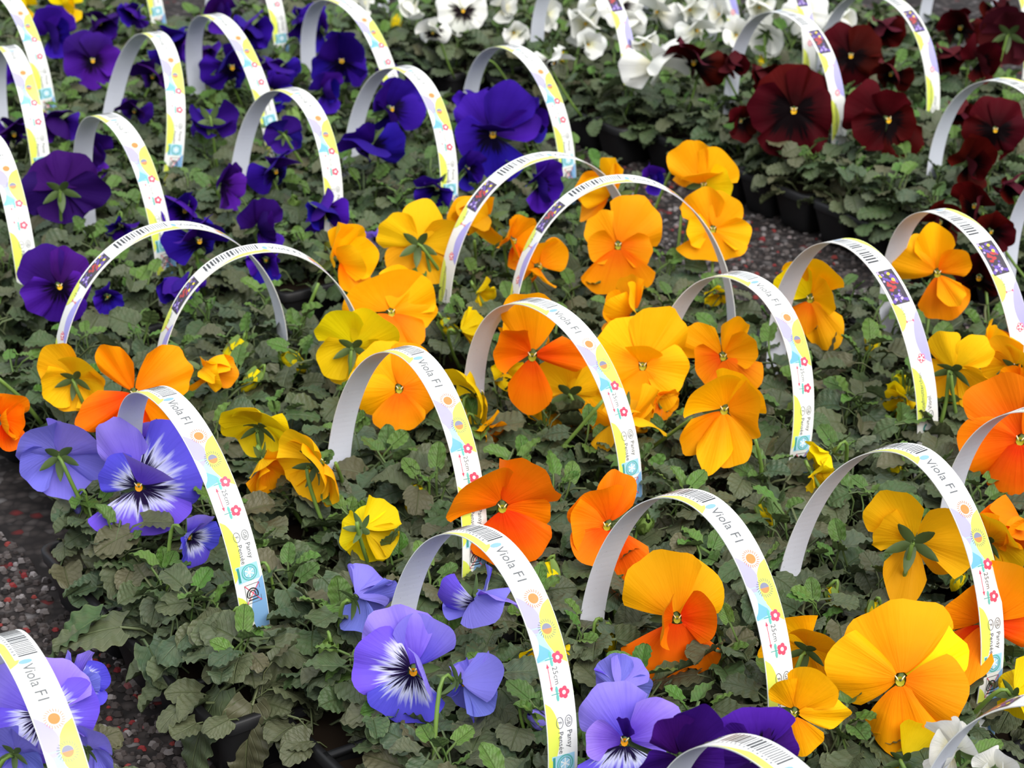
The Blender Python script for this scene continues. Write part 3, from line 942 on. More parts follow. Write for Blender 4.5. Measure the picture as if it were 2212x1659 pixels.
    (290, 30, 90, 'violet', -20, 15, 0, 'hood', .045, 'violet pansy plant at the top edge, far left'),
    (140, 12, 80, 'lemon', 20, 15, 0, 'fold', .040, 'yellow pansy plant at the top left edge'),
    (55, 12, 60, 'lemon', -20, 15, 0, 'fold', .040, 'yellow pansy plant in the far top left corner'),
    # --- white
    (935, 70, 80, 'whiteeye', -5, 5, 0, 'flop', .045, 'white pansy plant with dark-eyed small bloom'),
    (1000, 22, 110, 'whiteeye', 10, 15, 0, 'open', .045, 'white pansy plant with dark-eyed bloom at the top edge'),
    (890, 12, 80, 'white', -20, 15, 0, 'hood', .045, 'white pansy plant at top edge, leftmost white'),
    (1085, 15, 70, 'white', 30, 10, 0, 'fold', .040, 'white pansy plant with striped bloom at top edge'),
    (1265, 50, 110, 'white', -10, 20, 0, 'hood', .045, 'white pansy plant with large bloom left of printed leg'),
    (1270, 95, 70, 'white', 30, 10, 0, 'bell', .035, 'white pansy plant with small bloom below the large one'),
    (1340, 12, 90, 'whiteeye', 10, 15, 0, 'open', .050, 'white pansy plant with black eye at the top edge'),
    (1350, 50, 95, 'white', 30, 20, 0, 'hood', .045, 'white pansy plant right of the printed leg'),
    (1420, 25, 100, 'white', -30, 20, 0, 'flop', .045, 'white pansy plant at the top edge, centre right'),
    (1415, 140, 155, 'white', 50, 5, 0, 'flop', .050, 'white pansy plant with drooping bloom touching dark red petals'),
    (1390, 95, 90, 'white', 10, 20, 0, 'hood', .050, 'white pansy plant above the drooping white bloom'),
    (1195, 135, 95, 'whiteeye', 50, -5, 0, 'flop', .045, 'white pansy plant with bloom at the foot of a pale leg'),
    (1505, 65, 95, 'white', 30, 20, 0, 'flop', .045, 'white pansy plant with veined bloom left of red handle'),
    (1490, 20, 90, 'white', 10, 20, 0, 'hood', .045, 'white pansy plant at the top edge left of red handle'),
    (1555, 30, 80, 'white', -30, 15, 0, 'fold', .045, 'white pansy plant beside the printed leg at top'),
    (1660, 70, 100, 'white', 160, 10, 0, 'back', .045, 'white pansy plant seen through the red pansy handle'),
    (1640, 15, 90, 'white', 10, 20, 0, 'hood', .045, 'white pansy plant at the top above the red handle'),
    (1740, 30, 100, 'white', -10, 15, 0, 'open', .045, 'white pansy plant at top edge right of red handle'),
    (1815, 45, 95, 'white', 20, 15, 0, 'hood', .045, 'white pansy plant at the top edge, far right white'),
    (1180, 30, 70, 'white', 20, 10, 0, 'fold', .040, 'white pansy plant behind the pale leg'),
    (780, 8, 60, 'white', 20, 10, 0, 'fold', .040, 'white pansy plant beside the top violet handle'),
    (1110, 70, 60, 'white', 20, 0, 0, 'bell', .030, 'cream pansy plant with drooping bud left of pale leg'),
    (1290, 10, 90, 'white', 20, 20, 0, 'flop', .045, 'white pansy plant at the top of the printed leg'),
    (1590, 75, 70, 'white', 20, 10, 0, 'bell', .035, 'white pansy plant low beside the printed leg'),
    # --- dark red
    (1715, 238, 180, 'red', -2, 14, 0, 'open', .045, 'dark red pansy plant with round yellow-eyed bloom'),
    (1918, 258, 165, 'red', 28, 10, 10, 'open', .045, 'dark red pansy plant with second yellow-eyed bloom to the right'),
    (1500, 135, 150, 'red', -30, 10, 0, 'flop', .060, 'dark red pansy plant with ruffled bloom over white petals'),
    (1570, 140, 90, 'red', 40, 15, 0, 'hood', .055, 'dark red pansy plant with bloom at the red handle leg'),
    (1660, 165, 100, 'red', -20, 20, 0, 'hood', .045, 'dark red pansy plant behind the round yellow-eyed bloom'),
    (1600, 260, 80, 'red', 30, -10, 0, 'bell', .025, 'dark red pansy plant with low bloom below red handle'),
    (2095, 350, 120, 'red', 30, 10, 0, 'fold', .045, 'dark red pansy plant inside the right red handle'),
    (2105, 445, 110, 'red', -20, 15, 0, 'fold', .045, 'dark red pansy plant with raised bright petal behind rightmost handle'),
    (2180, 70, 150, 'red', 178, 5, 0, 'back', .055, 'dark red pansy plant with large nodding bloom at top right'),
    (2075, 60, 120, 'red', -20, 15, 0, 'flop', .045, 'dark red pansy plant near the top right corner'),
    (2040, 120, 110, 'red', 20, 10, 0, 'hood', .045, 'dark red pansy plant with dusky bloom right of tall handle'),
    (1838, 120, 130, 'red', 5, 14, 0, 'open', .050, 'dark red pansy plant with yellow-eyed bloom near top right'),
    (2115, 130, 100, 'red', 40, 10, 0, 'fold', .045, 'dark red pansy plant below the top right corner handles'),
    (1900, 60, 120, 'red', 20, 10, 0, 'hood', .045, 'dark red pansy plant inside the tall far right handle'),
    (1925, 160, 110, 'red', -20, 10, 0, 'flop', .040, 'dark red pansy plant under the tall far right handle'),
    (2115, 600, 150, 'red', -10, 10, 0, 'flop', .040, 'dark red pansy plant below the rightmost orange handle'),
    (2030, 480, 110, 'red', 20, 10, 0, 'fold', .040, 'dark red pansy plant just inside the rightmost orange handle'),
    (2150, 280, 130, 'red', 10, 10, 0, 'open', .045, 'dark red pansy plant with shadowy bloom in right red handle'),
    (2190, 400, 110, 'red', 10, 5, 0, 'hood', .035, 'dark red pansy plant low at the right edge'),
    (2060, 240, 90, 'red', 20, 5, 0, 'hood', .035, 'dark red pansy plant left of the right red handle'),
    (2150, 20, 90, 'red', 20, 15, 0, 'hood', .050, 'dark red pansy plant in the extreme top right corner'),
    (2140, 500, 100, 'red', 30, 0, 0, 'bell', .035, 'dark red pansy plant behind the rightmost handle print'),
]
BUDS = [  # x, y, length px, colour
    (905, 1050, 70, 'lemon'), (525, 735, 75, 'lemon'), (612, 765, 70, 'lemon'), (560, 800, 60, 'lemon'), (1640, 1090, 55, 'lemon'), (1400, 1125, 60, ''),
    (1180, 1215, 85, 'lemon'), (955, 690, 60, 'lemon'), (1925, 985, 70, 'lemon'), (1890, 715, 60, 'lemon'), (1945, 810, 75, 'lemon'), (1300, 1345, 80, 'lemon'),
    (715, 1390, 70, ''), (500, 1330, 60, ''), (165, 1070, 50, 'blue'), (1790, 1270, 60, 'lemon'), (1890, 1300, 60, 'lemon'), (2080, 1240, 50, 'lemon'),
    (1145, 1540, 75, 'blue'), (560, 1225, 60, 'violet'), (630, 240, 50, ''), (470, 200, 50, ''), (860, 30, 45, 'lemon'), (1215, 110, 45, 'lemon'), (1040, 140, 40, ''),
    (1640, 120, 45, 'lemon'), (2140, 160, 45, ''), (640, 430, 45, ''), (330, 400, 40, ''), (760, 180, 40, ''), (1365, 1475, 70, ''), (2195, 1340, 60, 'lemon'),
]

# blooms whose petals are set one by one: angle in the face (deg, 0 = up, + = anticlockwise seen from the front),
# length and half width (in bloom widths), tilt and curl towards the face, colour
PETALS = {
    (132, 405): [(-30, .46, .34, 10, .6, 'u'), (34, .48, .34, 8, .5, 'u'), (96, .54, .28, -6, -.2, 'u'), (-100, .50, .26, -8, -.2, 'l'), (160, .46, .24, -14, -.3, 'l'), (-160, .44, .24, -14, -.3, 'l')],
    (1715, 238): [(30, .54, .40, -8, -.2, 'u'), (-38, .52, .38, -4, -.1, 'u'), (92, .50, .32, 10, -.4, 'l'), (-96, .46, .32, 12, -.3, 'l'), (186, .56, .40, -8, -.3, 'l')],
    (1918, 258): [(44, .56, .36, -6, -.1, 'u'), (-30, .40, .30, 10, .4, 'u'), (100, .50, .32, 10, -.3, 'l'), (-110, .36, .26, 24, .4, 'l'), (200, .56, .32, -2, -.2, 'l')],
    (1945, 1468): [(-42, .58, .34, -14, -.2, 'lemon'), (8, .58, .40, -6, -.25, 'u'), (78, .57, .31, 8, -.35, 'u'), (-108, .48, .30, 10, -.4, 'u'), (186, .60, .30, -16, -.5, 'l')],
    (1462, 1335): [(-32, .55, .36, -8, -.2, 'golden'), (28, .60, .40, -6, .1, 'golden'), (84, .44, .26, 42, .9, 'u'), (-78, .38, .26, 25, .4, 'l'), (180, .60, .44, -14, -.4, 'l')],
    (1715, 1540): [(30, .44, .20, 12, .4, 'u'), (-32, .58, .34, 4, .2, 'u'), (-88, .62, .17, -5, -.7, 'u'), (195, .52, .28, -14, -.5, 'l')],
    (2125, 1345): [(-24, .62, .32, 5, .3, 'u'), (-70, .52, .24, -12, -.2, 'l'), (62, .36, .28, 20, .5, 'u'), (160, .52, .22, -10, -.3, 'l'), (182, .50, .17, 24, .3, 'u')],
    (1975, 1165): [(-38, .50, .25, -6, -.3, 'u'), (-70, .42, .20, -22, -.4, 'u'), (66, .54, .32, -8, -.3, 'u'), (104, .46, .22, -18, .5, 'l'), (184, .54, .20, -24, -.3, 'l')],
    (1085, 1095): [(48, .56, .36, 16, .9, 'u'), (-44, .56, .32, 10, .5, 'u'), (-125, .42, .26, -6, -.4, 'l'), (196, .52, .34, -8, -.3, 'l')],
    (1312, 1135): [(-8, .54, .18, 0, -.3, 'u'), (36, .42, .30, 8, .6, 'u'), (100, .34, .30, 20, .6, 'u'), (200, .56, .30, -6, -.3, 'l'), (160, .40, .26, 14, .5, 'u')],
    (1150, 768): [(6, .58, .24, -6, .6, 'orange'), (58, .46, .22, 26, .8, 'l'), (-86, .50, .15, 12, .3, 'l'), (176, .56, .19, -14, -.4, 'l')],
    (1565, 885): [(-40, .42, .28, 10, .6, 'u'), (42, .50, .32, 22, 1.0, 'u'), (-78, .46, .28, 16, .8, 'u'), (142, .52, .16, -12, -.4, 'l'), (-168, .54, .24, -6, .3, 'u'), (172, .56, .17, 16, .3, 'l')],
    (1562, 770): [(58, .52, .26, 2, -.3, 'u'), (-24, .56, .17, 8, .3, 'u'), (-66, .46, .22, 16, .4, 'u'), (110, .38, .26, 18, .5, 'l'), (208, .50, .34, -8, -.3, 'l')],
    (1388, 790): [(36, .56, .34, -8, -.2, 'u'), (-30, .58, .34, -4, .1, 'u'), (-4, .30, .18, 34, .5, 'u'), (98, .42, .28, 8, -.4, 'l'), (-104, .46, .30, 10, -.4, 'l'), (184, .50, .38, -12, -.5, 'l')],
    (290, 850): [(28, .58, .17, 6, .3, 'u'), (-62, .62, .30, -4, -.3, 'u'), (112, .58, .18, 10, -.3, 'l'), (-140, .52, .22, -12, -.4, 'u'), (165, .56, .22, -14, -.5, 'l')],
    (300, 1050): [(22, .62, .22, -6, .3, 'u'), (-62, .58, .40, -2, -.2, 'l'), (58, .38, .20, 12, -.2, 'l'), (184, .46, .46, 4, -.15, 'l'), (-32, .46, .27, 36, .8, 'u')],
    (893, 1448): [(-20, .50, .30, -10, .2, 'u'), (24, .58, .33, -4, -.2, 'u'), (76, .52, .29, 6, -.3, 'l'), (170, .42, .34, -8, -.4, 'l'), (-74, .46, .26, 52, .9, 'u')],
    (1350, 1600): [(38, .52, .36, -4, -.3, 'u'), (-56, .56, .27, -4, -.2, 'u'), (92, .40, .20, 20, .5, 'u'), (-8, .44, .11, 48, .4, 'violet'), (184, .44, .42, 10, .6, 'l')],
    (1335, 530): [(40, .46, .26, -10, -.3, 'u'), (-42, .58, .40, -6, -.2, 'u'), (94, .36, .20, 16, .2, 'u'), (-100, .42, .22, 10, -.2, 'l'), (178, .58, .46, -12, -.4, 'l')],
    (1475, 1640): [(20, .60, .26, 12, .5, 'u'), (-26, .62, .30, 6, .4, 'u'), (100, .50, .26, 10, .3, 'u'), (-110, .40, .30, 0, .2, 'u')],
    (1640, 1635): [(10, .46, .42, -4, -.3, 'l'), (-60, .42, .30, -8, -.3, 'u'), (75, .40, .30, 0, -.3, 'u'), (180, .45, .40, -8, -.3, 'u')],
    (845, 675): [(20, .44, .46, -4, .7, 'u'), (-40, .50, .34, -12, .5, 'u'), (-85, .52, .20, -10, -.3, 'u'), (-150, .46, .24, 0, -.3, 'deep'), (150, .38, .30, 16, .4, 'deep')],
    (2025, 590): [(8, .56, .24, -4, .2, 'u'), (62, .52, .26, 4, -.3, 'u'), (-50, .40, .20, 14, .3, 'l'), (-165, .55, .30, -8, -.3, 'deep'), (-140, .50, .15, 30, .4, 'u')],
    (2065, 790): [(-28, .48, .22, -4, .5, 'u'), (42, .50, .24, 4, .7, 'u'), (120, .50, .28, -10, -.3, 'l'), (-120, .46, .28, -10, -.3, 'l'), (180, .46, .42, -16, -.4, 'l')],
    (1520, 400): [(34, .60, .28, -6, .3, 'u'), (-30, .50, .32, 0, .2, 'u'), (10, .36, .28, 34, 1.0, 'u'), (-80, .40, .24, 10, .4, 'lemon'), (170, .50, .26, 18, .6, 'u')],
    (1540, 495): [(24, .50, .30, -4, .3, 'golden'), (-24, .52, .26, -6, .1, 'golden'), (-96, .55, .20, -6, -.4, 'golden'), (92, .34, .22, 16, .4, 'u'), (180, .42, .46, -8, -.3, 'u')],
    (1065, 290): [(36, .58, .30, -12, -.2, 'u'), (-26, .60, .28, -6, .2, 'u'), (-74, .60, .20, -4, -.2, 'u'), (0, .30, .26, 46, .8, 'u'), (104, .42, .26, 8, -.3, 'l'), (186, .48, .36, -12, -.5, 'l')],
    (905, 525): [(10, .52, .24, 4, .4, 'u'), (-58, .50, .26, -8, -.2, 'u'), (72, .56, .26, -6, -.2, 'u'), (150, .50, .30, -14, -.3, 'l'), (-150, .46, .30, -14, -.3, 'l')],
    (1750, 645): [(-6, .54, .38, 8, .8, 'u'), (50, .46, .30, 2, .4, 'lemon'), (-70, .34, .22, 20, .6, 'u'), (-150, .62, .24, -6, -.4, 'u'), (160, .40, .20, 0, -.2, 'l')],
}


for i, p in enumerate(plants):
    p['i'] = i
    p['nbloom'] = 0
PXY = np.array([(p['x'], p['y']) for p in plants])
placed = []
for k, (x, y, w, colr, az, el, roll, state, hgt, words) in enumerate(FLOWERS):
    pos = to_plane(x, y, ZP + hgt)
    depth = to_image(pos)[2]
    D = float(w * depth / FPX)
    behind = (CAM[:2] - pos[:2]) / np.linalg.norm(CAM[:2] - pos[:2])
    d2 = ((PXY - pos[:2]) ** 2).sum(1)
    for i, p in enumerate(plants):
        d2[i] *= (1 + 2.5 * p['nbloom'])
        fam = {'deep': 'orange', 'golden': 'orange', 'lemon': 'orange', 'whiteeye': 'white'}.get(colr, colr)
        same = p['colr'] == fam or (fam in ('violet', 'plum') and p['colr'] in ('violet', 'plum')) or (colr == 'lemon' and p['colr'] == 'lemon')
        if not same:
            d2[i] = d2[i] * 2.5 + 0.0005
    i = int(np.argmin(d2))
    plants[i]['nbloom'] += 1
    plants[i]['fl'].append((k, pos, D))
for k, (x, y, L, colr) in enumerate(BUDS):
    pos = to_plane(x, y, ZP + 0.014)
    Lm = float(L * to_image(pos)[2] / FPX)
    i = int(np.argmin(((PXY - pos[:2]) ** 2).sum(1)))
    plants[i].setdefault('bud', []).append((pos, Lm, colr))

KIND = dict(orange='orange_pansy', violet='violet_pansy', white='white_pansy', red='dark_red_pansy', blue='lavender_pansy', lemon='yellow_pansy', plum='purple_pansy')
ORD = ('rearmost', 'fourth', 'middle', 'second', 'front')
for p in plants:
    r = random.Random(1000 + p['i'])
    root = empty(KIND[p['colr']], (p['x'], p['y'], 0))
    p['obj'] = root
    x, y, d = to_image((p['x'], p['y'], ZP))
    if p['fl']:
        big = max(p['fl'], key=lambda q: q[2])
        tag(root, FLOWERS[big[0]][9], 'pansy', 'flowering pansy plants')
    else:
        ci, cj, rot = p['cell']
        if rot:
            cell = ('leftmost', 'second', 'middle', 'fourth', 'rightmost')[ci] + (' rear' if cj == 1 else ' front') + ' cell'
        else:
            cell = ORD[ci] + (' right' if cj == 1 else ' left') + ' cell'
        tag(root, 'leafy pansy plant without bloom, %s, %s' % (cell, p['place']), 'pansy', 'leafy pansy plants without open blooms')
    u0 = obj('lower_foliage', UNDER[r.randrange(5)], root, Matrix.Rotation(r.uniform(0, 6.28), 4, 'Z'))
    u0['kind'] = 'stuff'
    n = 24 if d < 1.75 else 20
    a0 = r.uniform(0, 6.28)
    hgt = r.uniform(-0.004, 0.008)
    for k in range(n):
        q = (k + 0.5) / n
        a = a0 + k * 2.39996 + r.uniform(-.3, .3)
        rad = 0.043 * math.sqrt(q) * r.uniform(0.85, 1.15)
        z = 0.064 + hgt + 0.024 * (1 - q) + r.uniform(-0.008, 0.012)
        if k < 4:
            src, s = FRESH[r.randrange(5)], r.uniform(0.8, 1.25)
            pitch = r.uniform(0.2, 1.0)
            z += 0.002
        elif k > n - 6 and r.random() < 0.55:
            src, s = OLD[r.randrange(5)], r.uniform(0.8, 1.1)
            pitch = r.uniform(-0.5, 0.15)
        else:
            src, s = LEAVES[r.randrange(10)], r.uniform(0.75, 1.22)
            pitch = r.uniform(-0.45, 0.5)
        rr = rad * 0.72
        lx, ly, la = rr * math.cos(a), rr * math.sin(a), a + r.uniform(-.9, .9)
        L = 0.024 * s * (1.4 if src in OLD else 1.0)
        over = off_tray(p['x'] + lx + L * math.cos(la), p['y'] + ly + L * math.sin(la), -0.004 if k % 9 else 0.014)
        if over > 0:
            lx -= (over + 0.004) * math.cos(la)
            ly -= (over + 0.004) * math.sin(la)
            pitch = abs(pitch) * 0.6
        M = leaf_matrix((lx, ly, z), la, pitch, r.uniform(-0.55, 0.55), s)
        obj('leaf', src, root, M)
    for (k, pos, D) in p['fl']:
        f = FLOWERS[k]
        add_flower(p, pos, D, f[3], f[4], f[5], f[6], f[7], 500 + k, custom=PETALS.get((f[0], f[1])))
    for b, (pos, Lm, colr) in enumerate(p.get('bud', [])):
        add_bud(p, pos, Lm, colr, p['i'] * 3 + b)

# long bare flower stalks that stand out from the foliage
for (x1, y1, x2, y2) in ((1305, 862, 1190, 995), (1495, 903, 1385, 985), (688, 612, 632, 735), (-10, 812, 90, 915), (2050, 800, 2028, 935), (1472, 465, 1450, 605),
                         (1490, 455, 1468, 570), (920, 545, 935, 660), (1025, 520, 1020, 600), (1632, 950, 1645, 1065), (725, 1000, 740, 1080), (225, 1165, 270, 1215)):
    A, B = to_plane(x1, y1, ZP + 0.045), to_plane(x2, y2, ZP - 0.012)
    if (x1, y1) == (225, 1165):
        A = to_plane(x1, y1, ZP + 0.012)
    o = plants[int(np.argmin(((PXY - B[:2]) ** 2).sum(1)))]['obj']
    A, B = Vector([float(q) for q in A]) - o.location, Vector([float(q) for q in B]) - o.location
    mid = (A + B) / 2 + Vector((0.002, 0, 0.002))
    sh = Shape()
    sh.tube([B, B * 0.6 + mid * 0.4, mid, mid * 0.4 + A * 0.6, A], [0.0019, 0.0018, 0.0017, 0.0016, 0.0014], 6)
    obj('flower_stem', sh.mesh('flower_stem', [STEM]), o)

# big old leaves hanging over the front left tray edges
for (x, y, z, L, az, pitch, roll) in ((215, 1330, .062, 1.35, -160, -.35, .2), (262, 1352, .062, 1.5, -175, -.1, -.2), (475, 1490, .058, 1.75, -140, -.75, .2),
                                      (545, 1520, .055, 1.5, -110, -1.0, -.1), (320, 1395, .062, 1.1, -60, -.3, .2)):
    P = to_plane(x, y, z)
    i = int(np.argmin(((PXY - P[:2]) ** 2).sum(1)))
    o = plants[i]['obj']
    obj('leaf', OLD[rnd.randrange(5)], o, leaf_matrix(Vector(P) - o.location, math.radians(az), pitch, roll, L))

# ------------------------------------------------------------------ carry handles
HWD = 0.0215          # width of the plastic band


def text_shape(body, size, align='LEFT'):
    cu = bpy.data.curves.new('lettering', 'FONT')
    cu.body = body
    cu.size = size
    cu.align_x = align
    cu.resolution_u = 2
    o = bpy.data.objects.new('lettering', cu)
    COL.objects.link(o)
    bpy.context.view_layer.update()
    ev = o.evaluated_get(bpy.context.evaluated_depsgraph_get())
    me = ev.to_mesh()
    v = [tuple(q.co) for q in me.vertices]
    f = [tuple(q.vertices) for q in me.polygons]
    ev.to_mesh_clear()
    bpy.data.objects.remove(o)
    bpy.data.curves.remove(cu)
    return v, f


class Print:
    """flat print in band coordinates: s along the band, v across"""
    def __init__(s, name):
        s.name = name
        s.v, s.f, s.m = [], [], []

    def add(s, v, f, col, lay):
        n = len(s.v)
        s.v += [(a, b, lay) for a, b in v]
        s.f += [tuple(i + n for i in q) for q in f]
        s.m += [INK_KEYS.index(col)] * len(f)

    def text(s, body, size, s0, v0, col='grey', lay=3, align='LEFT'):
        v, f = text_shape(body, size, align)
        s.add([(s0 + q[0], v0 + q[1]) for q in v], f, col, lay)

    def disc(s, c, r, col, lay, n=16, ry=None, a0=0.0, a1=6.28319):
        ry = ry or r
        full = abs(a1 - a0) > 6.28
        m = n if full else n + 1
        pts = [(c[0] + r * math.cos(a0 + (a1 - a0) * i / n), c[1] + ry * math.sin(a0 + (a1 - a0) * i / n)) for i in range(m)]
        s.add(pts, [tuple(range(m))], col, lay)

    def ring(s, c, r, ry, w, col, lay, n=18, a0=0.0, a1=6.28319):
        v, f = [], []
        for i in range(n + 1):
            a = a0 + (a1 - a0) * i / n
            v += [(c[0] + r * math.cos(a), c[1] + ry * math.sin(a)), (c[0] + (r - w) * math.cos(a), c[1] + (ry - w) * math.sin(a))]
        for i in range(n):
            f.append((2 * i, 2 * i + 2, 2 * i + 3, 2 * i + 1))
        s.add(v, f, col, lay)

    def line(s, a, b, w, col, lay):
        dx, dy = b[0] - a[0], b[1] - a[1]
        L = math.hypot(dx, dy)
        nx, ny = -dy / L * w / 2, dx / L * w / 2
        s.add([(a[0] + nx, a[1] + ny), (b[0] + nx, b[1] + ny), (b[0] - nx, b[1] - ny), (a[0] - nx, a[1] - ny)], [(0, 1, 2, 3)], col, lay)

    def rect(s, s0, s1, v0, v1, col, lay, n=1):
        v, f = [], []
        for i in range(n + 1):
            t = s0 + (s1 - s0) * i / n
            v += [(t, v0), (t, v1)]
        for i in range(n):
            f.append((2 * i, 2 * i + 2, 2 * i + 3, 2 * i + 1))
        s.add(v, f, col, lay)

    def patch(s, s0, s1, edge, reach, col, lay, n=12, peak=0.5):
        """rounded patch growing from one long edge of the band"""
        e = edge * (HWD / 2 - 0.0004)
        v, f = [], []
        for i in range(n + 1):
            t = i / n
            tt = t ** (math.log(0.5) / math.log(peak))
            h = reach * math.sin(math.pi * tt) ** 0.7 if 0 < t < 1 else 0.0
            v += [(s0 + (s1 - s0) * t, e), (s0 + (s1 - s0) * t, e - edge * h)]
        for i in range(n):
            f.append((2 * i, 2 * i + 2, 2 * i + 3, 2 * i + 1))
        s.add(v, f, col, lay)


def build_prints():
    out = []
    H2 = HWD / 2
    c = Print('colour_patch')
    c.patch(-0.048, 0.0125, -1, 0.0085, 'yellow', 1, 16, 0.8)
    out.append(c)
    c = Print('colour_patch')
    c.patch(0.050, 0.079, -1, 0.0105, 'lilac', 1, 14, 0.55)
    out.append(c)
    c = Print('colour_patch')
    c.patch(0.056, 0.096, 1, 0.0125, 'yellow', 1, 16, 0.45)
    out.append(c)
    c = Print('colour_patch')
    c.rect(0.072, 0.0925, -H2 + 0.0004, 0.002, 'sky', 1, 6)
    out.append(c)
    c = Print('colour_patch')
    c.patch(0.076, 0.0925, -1, 0.011, 'skydeep', 1.5, 8, 0.75)
    out.append(c)
    c = Print('colour_patch')
    c.patch(0.070, 0.0900, -1, 0.004, 'white', 1.8, 8, 0.5)
    out.append(c)
    c = Print('colour_patch')
    c.patch(0.056, 0.096, 1, 0.0121, 'yellow', 2, 16, 0.45)
    out.append(c)
    c = Print('colour_patch')
    c.patch(0.117, 0.162, -1, 0.0085, 'yellow', 1, 16, 0.45)
    out.append(c)
    c = Print('colour_patch')
    c.patch(0.162, 0.215, 1, 0.0120, 'bluegrey', 1, 16, 0.5)
    out.append(c)
    c = Print('colour_patch')
    c.patch(0.172, 0.200, -1, 0.0080, 'yellow', 1, 12, 0.5)
    out.append(c)
    c = Print('colour_patch')
    c.patch(-0.112, -0.086, 1, 0.0085, 'yellow', 1, 12, 0.5)
    out.append(c)
    c = Print('colour_patch')
    c.patch(-0.142, -0.097, -1, 0.0105, 'lilac', 1, 14, 0.45)
    out.append(c)
    c = Print('colour_patch')
    c.patch(-0.190, -0.141, 1, 0.0110, 'yellow', 1, 14, 0.5)
    out.append(c)
    c = Print('colour_patch')
    c.disc((0.0085, -0.0005), 0.0022, 'bluegrey', 1.2, 10, 0.0040)
    out.append(c)
    b = Print('barcode')
    b.rect(-0.049, 0.0055, -0.0055, H2 - 0.0008, 'white', 1.6, 12)
    r = random.Random(5)
    t = -0.046
    while t < 0.002:
        w = r.choice((0.0009, 0.0014, 0.0021))
        b.rect(t, t + w, -0.0026, H2 - 0.0022, 'black', 2.4)
        t += w + r.choice((0.0010, 0.0014))
    for i in range(13):
        b.rect(-0.0455 + i * 0.0037, -0.0455 + i * 0.0037 + 0.0012, -0.0048, -0.0032, 'grey', 2.4)
    out.append(b)
    def words(*items):
        g = Print('lettering')
        for it in items:
            if isinstance(it[0], str):
                g.text(*it[:4], align=it[4] if len(it) > 4 else 'LEFT')
            else:
                g.ring(it, 0.0037, 0.0026, 0.00040, 'grey', 3)
        out.append(g)
    words(('Viola F1', 0.0096, 0.0115, -0.0038))
    words(('25cm', 0.0050, 0.0966, -0.0012))
    words(('GB', 0.0036, 0.1308, 0.0038, 'CENTER'), (0.1308, 0.0050))
    words(('Pansy', 0.0050, 0.1362, 0.0036))
    words(('F', 0.0038, 0.1308, -0.0027, 'CENTER'), (0.1308, -0.0014))
    words(('Pensée', 0.0050, 0.1362, -0.0028))
    words(('Stiefmütterchen', 0.0050, -0.1795, 0.0024))
    words(('Viool', 0.0054, -0.1795, -0.0044))
    words(('D', 0.0030, -0.1840, 0.0024, 'CENTER'), (-0.1840, 0.0034))
    words(('NL', 0.0028, -0.1840, -0.0044, 'CENTER'), (-0.1840, -0.0034))
    words(('15 cm', 0.0042, -0.1010, 0.0012))
    for (c0, v0, half) in ((0.0538, 0.0008, False), (0.0738, 0.0022, True)):
        q = Print('sun_symbol')
        q.disc((c0, v0), 0.0034, 'orange', 2.6, 18)
        if half:
            q.disc((c0, v0), 0.0034, 'slate', 3, 10, None, math.pi / 2, math.pi * 1.5)
        for i in range(22):
            a = i * 6.28319 / 22
            q.line((c0 + 0.0042 * math.cos(a), v0 + 0.0042 * math.sin(a)), (c0 + 0.0062 * math.cos(a + .12), v0 + 0.0062 * math.sin(a + .12)), 0.00050, 'rayg' if half else 'ray', 2.7)
        out.append(q)
    for c0, v0 in ((0.0918, 0.0040), (0.1130, 0.0040)):
        q = Print('flower_symbol')
        for i in range(5):
            a = 0.3 + i * 1.2566
            q.disc((c0 + 0.0023 * math.cos(a), v0 + 0.0023 * math.sin(a)), 0.0017, 'red', 2.6, 10)
        q.disc((c0, v0), 0.0013, 'white', 3.0, 10)
        q.line((c0, v0 - 0.0030), (c0, v0 - 0.0090), 0.0005, 'tealdeep', 2.6)
        for s_ in (-1, 1):
            q.disc((c0 + s_ * 0.0023, v0 - 0.0048), 0.0023, 'teal', 2.65, 10, 0.0010)
        out.append(q)
    q = Print('arrow_symbol')
    q.line((0.0965, -0.0042), (0.1085, -0.0042), 0.0005, 'red', 2.6)
    q.add([(0.0940, -0.0042), (0.0968, -0.0031), (0.0968, -0.0053)], [(0, 1, 2)], 'red', 2.7)
    q.add([(0.1112, -0.0042), (0.1084, -0.0031), (0.1084, -0.0053)], [(0, 1, 2)], 'red', 2.7)
    q.line((-0.1045, 0.0030), (-0.1045, -0.0040), 0.0005, 'red', 2.6)
    for s_ in (0.0018, -0.0028):
        q.add([(-0.1045, s_), (-0.1058, s_ + (0.001 if s_ > 0 else -0.001)), (-0.1032, s_ + (0.001 if s_ > 0 else -0.001))], [(0, 1, 2)], 'red', 2.7)
    for s_ in (0.0031, -0.0041):
        q.line((-0.1060, s_), (-0.1030, s_), 0.0004, 'red', 2.6)
    out.append(q)
    q = Print('red_flower_symbol')
    for i in range(5):
        a = 0.3 + i * 1.2566
        q.disc((-0.1360 + 0.0024 * math.cos(a), -0.0010 + 0.0024 * math.sin(a)), 0.0017, 'red', 2.6, 10)
        q.disc((-0.1360 + 0.0026 * math.cos(a), -0.0010 + 0.0026 * math.sin(a)), 0.0008, 'white', 2.8, 8)
    q.disc((-0.1360, -0.0010), 0.0013, 'white', 3.0, 10)
    out.append(q)
    q = Print('seal')
    q.rect(0.1510, 0.1635, -0.0080, -0.0050, 'sky', 2.0)
    q.rect(0.1518, 0.1627, -0.0074, -0.0056, 'tealdeep', 2.5)
    q.rect(0.1512, 0.1632, -0.0048, 0.0085, 'sky', 1.9)
    q.ring((0.1572, 0.0015), 0.0060, 0.0060, 0.0010, 'teal', 2.5, 20)
    q.disc((0.1572, 0.0015), 0.0043, 'sky', 2.4, 16)
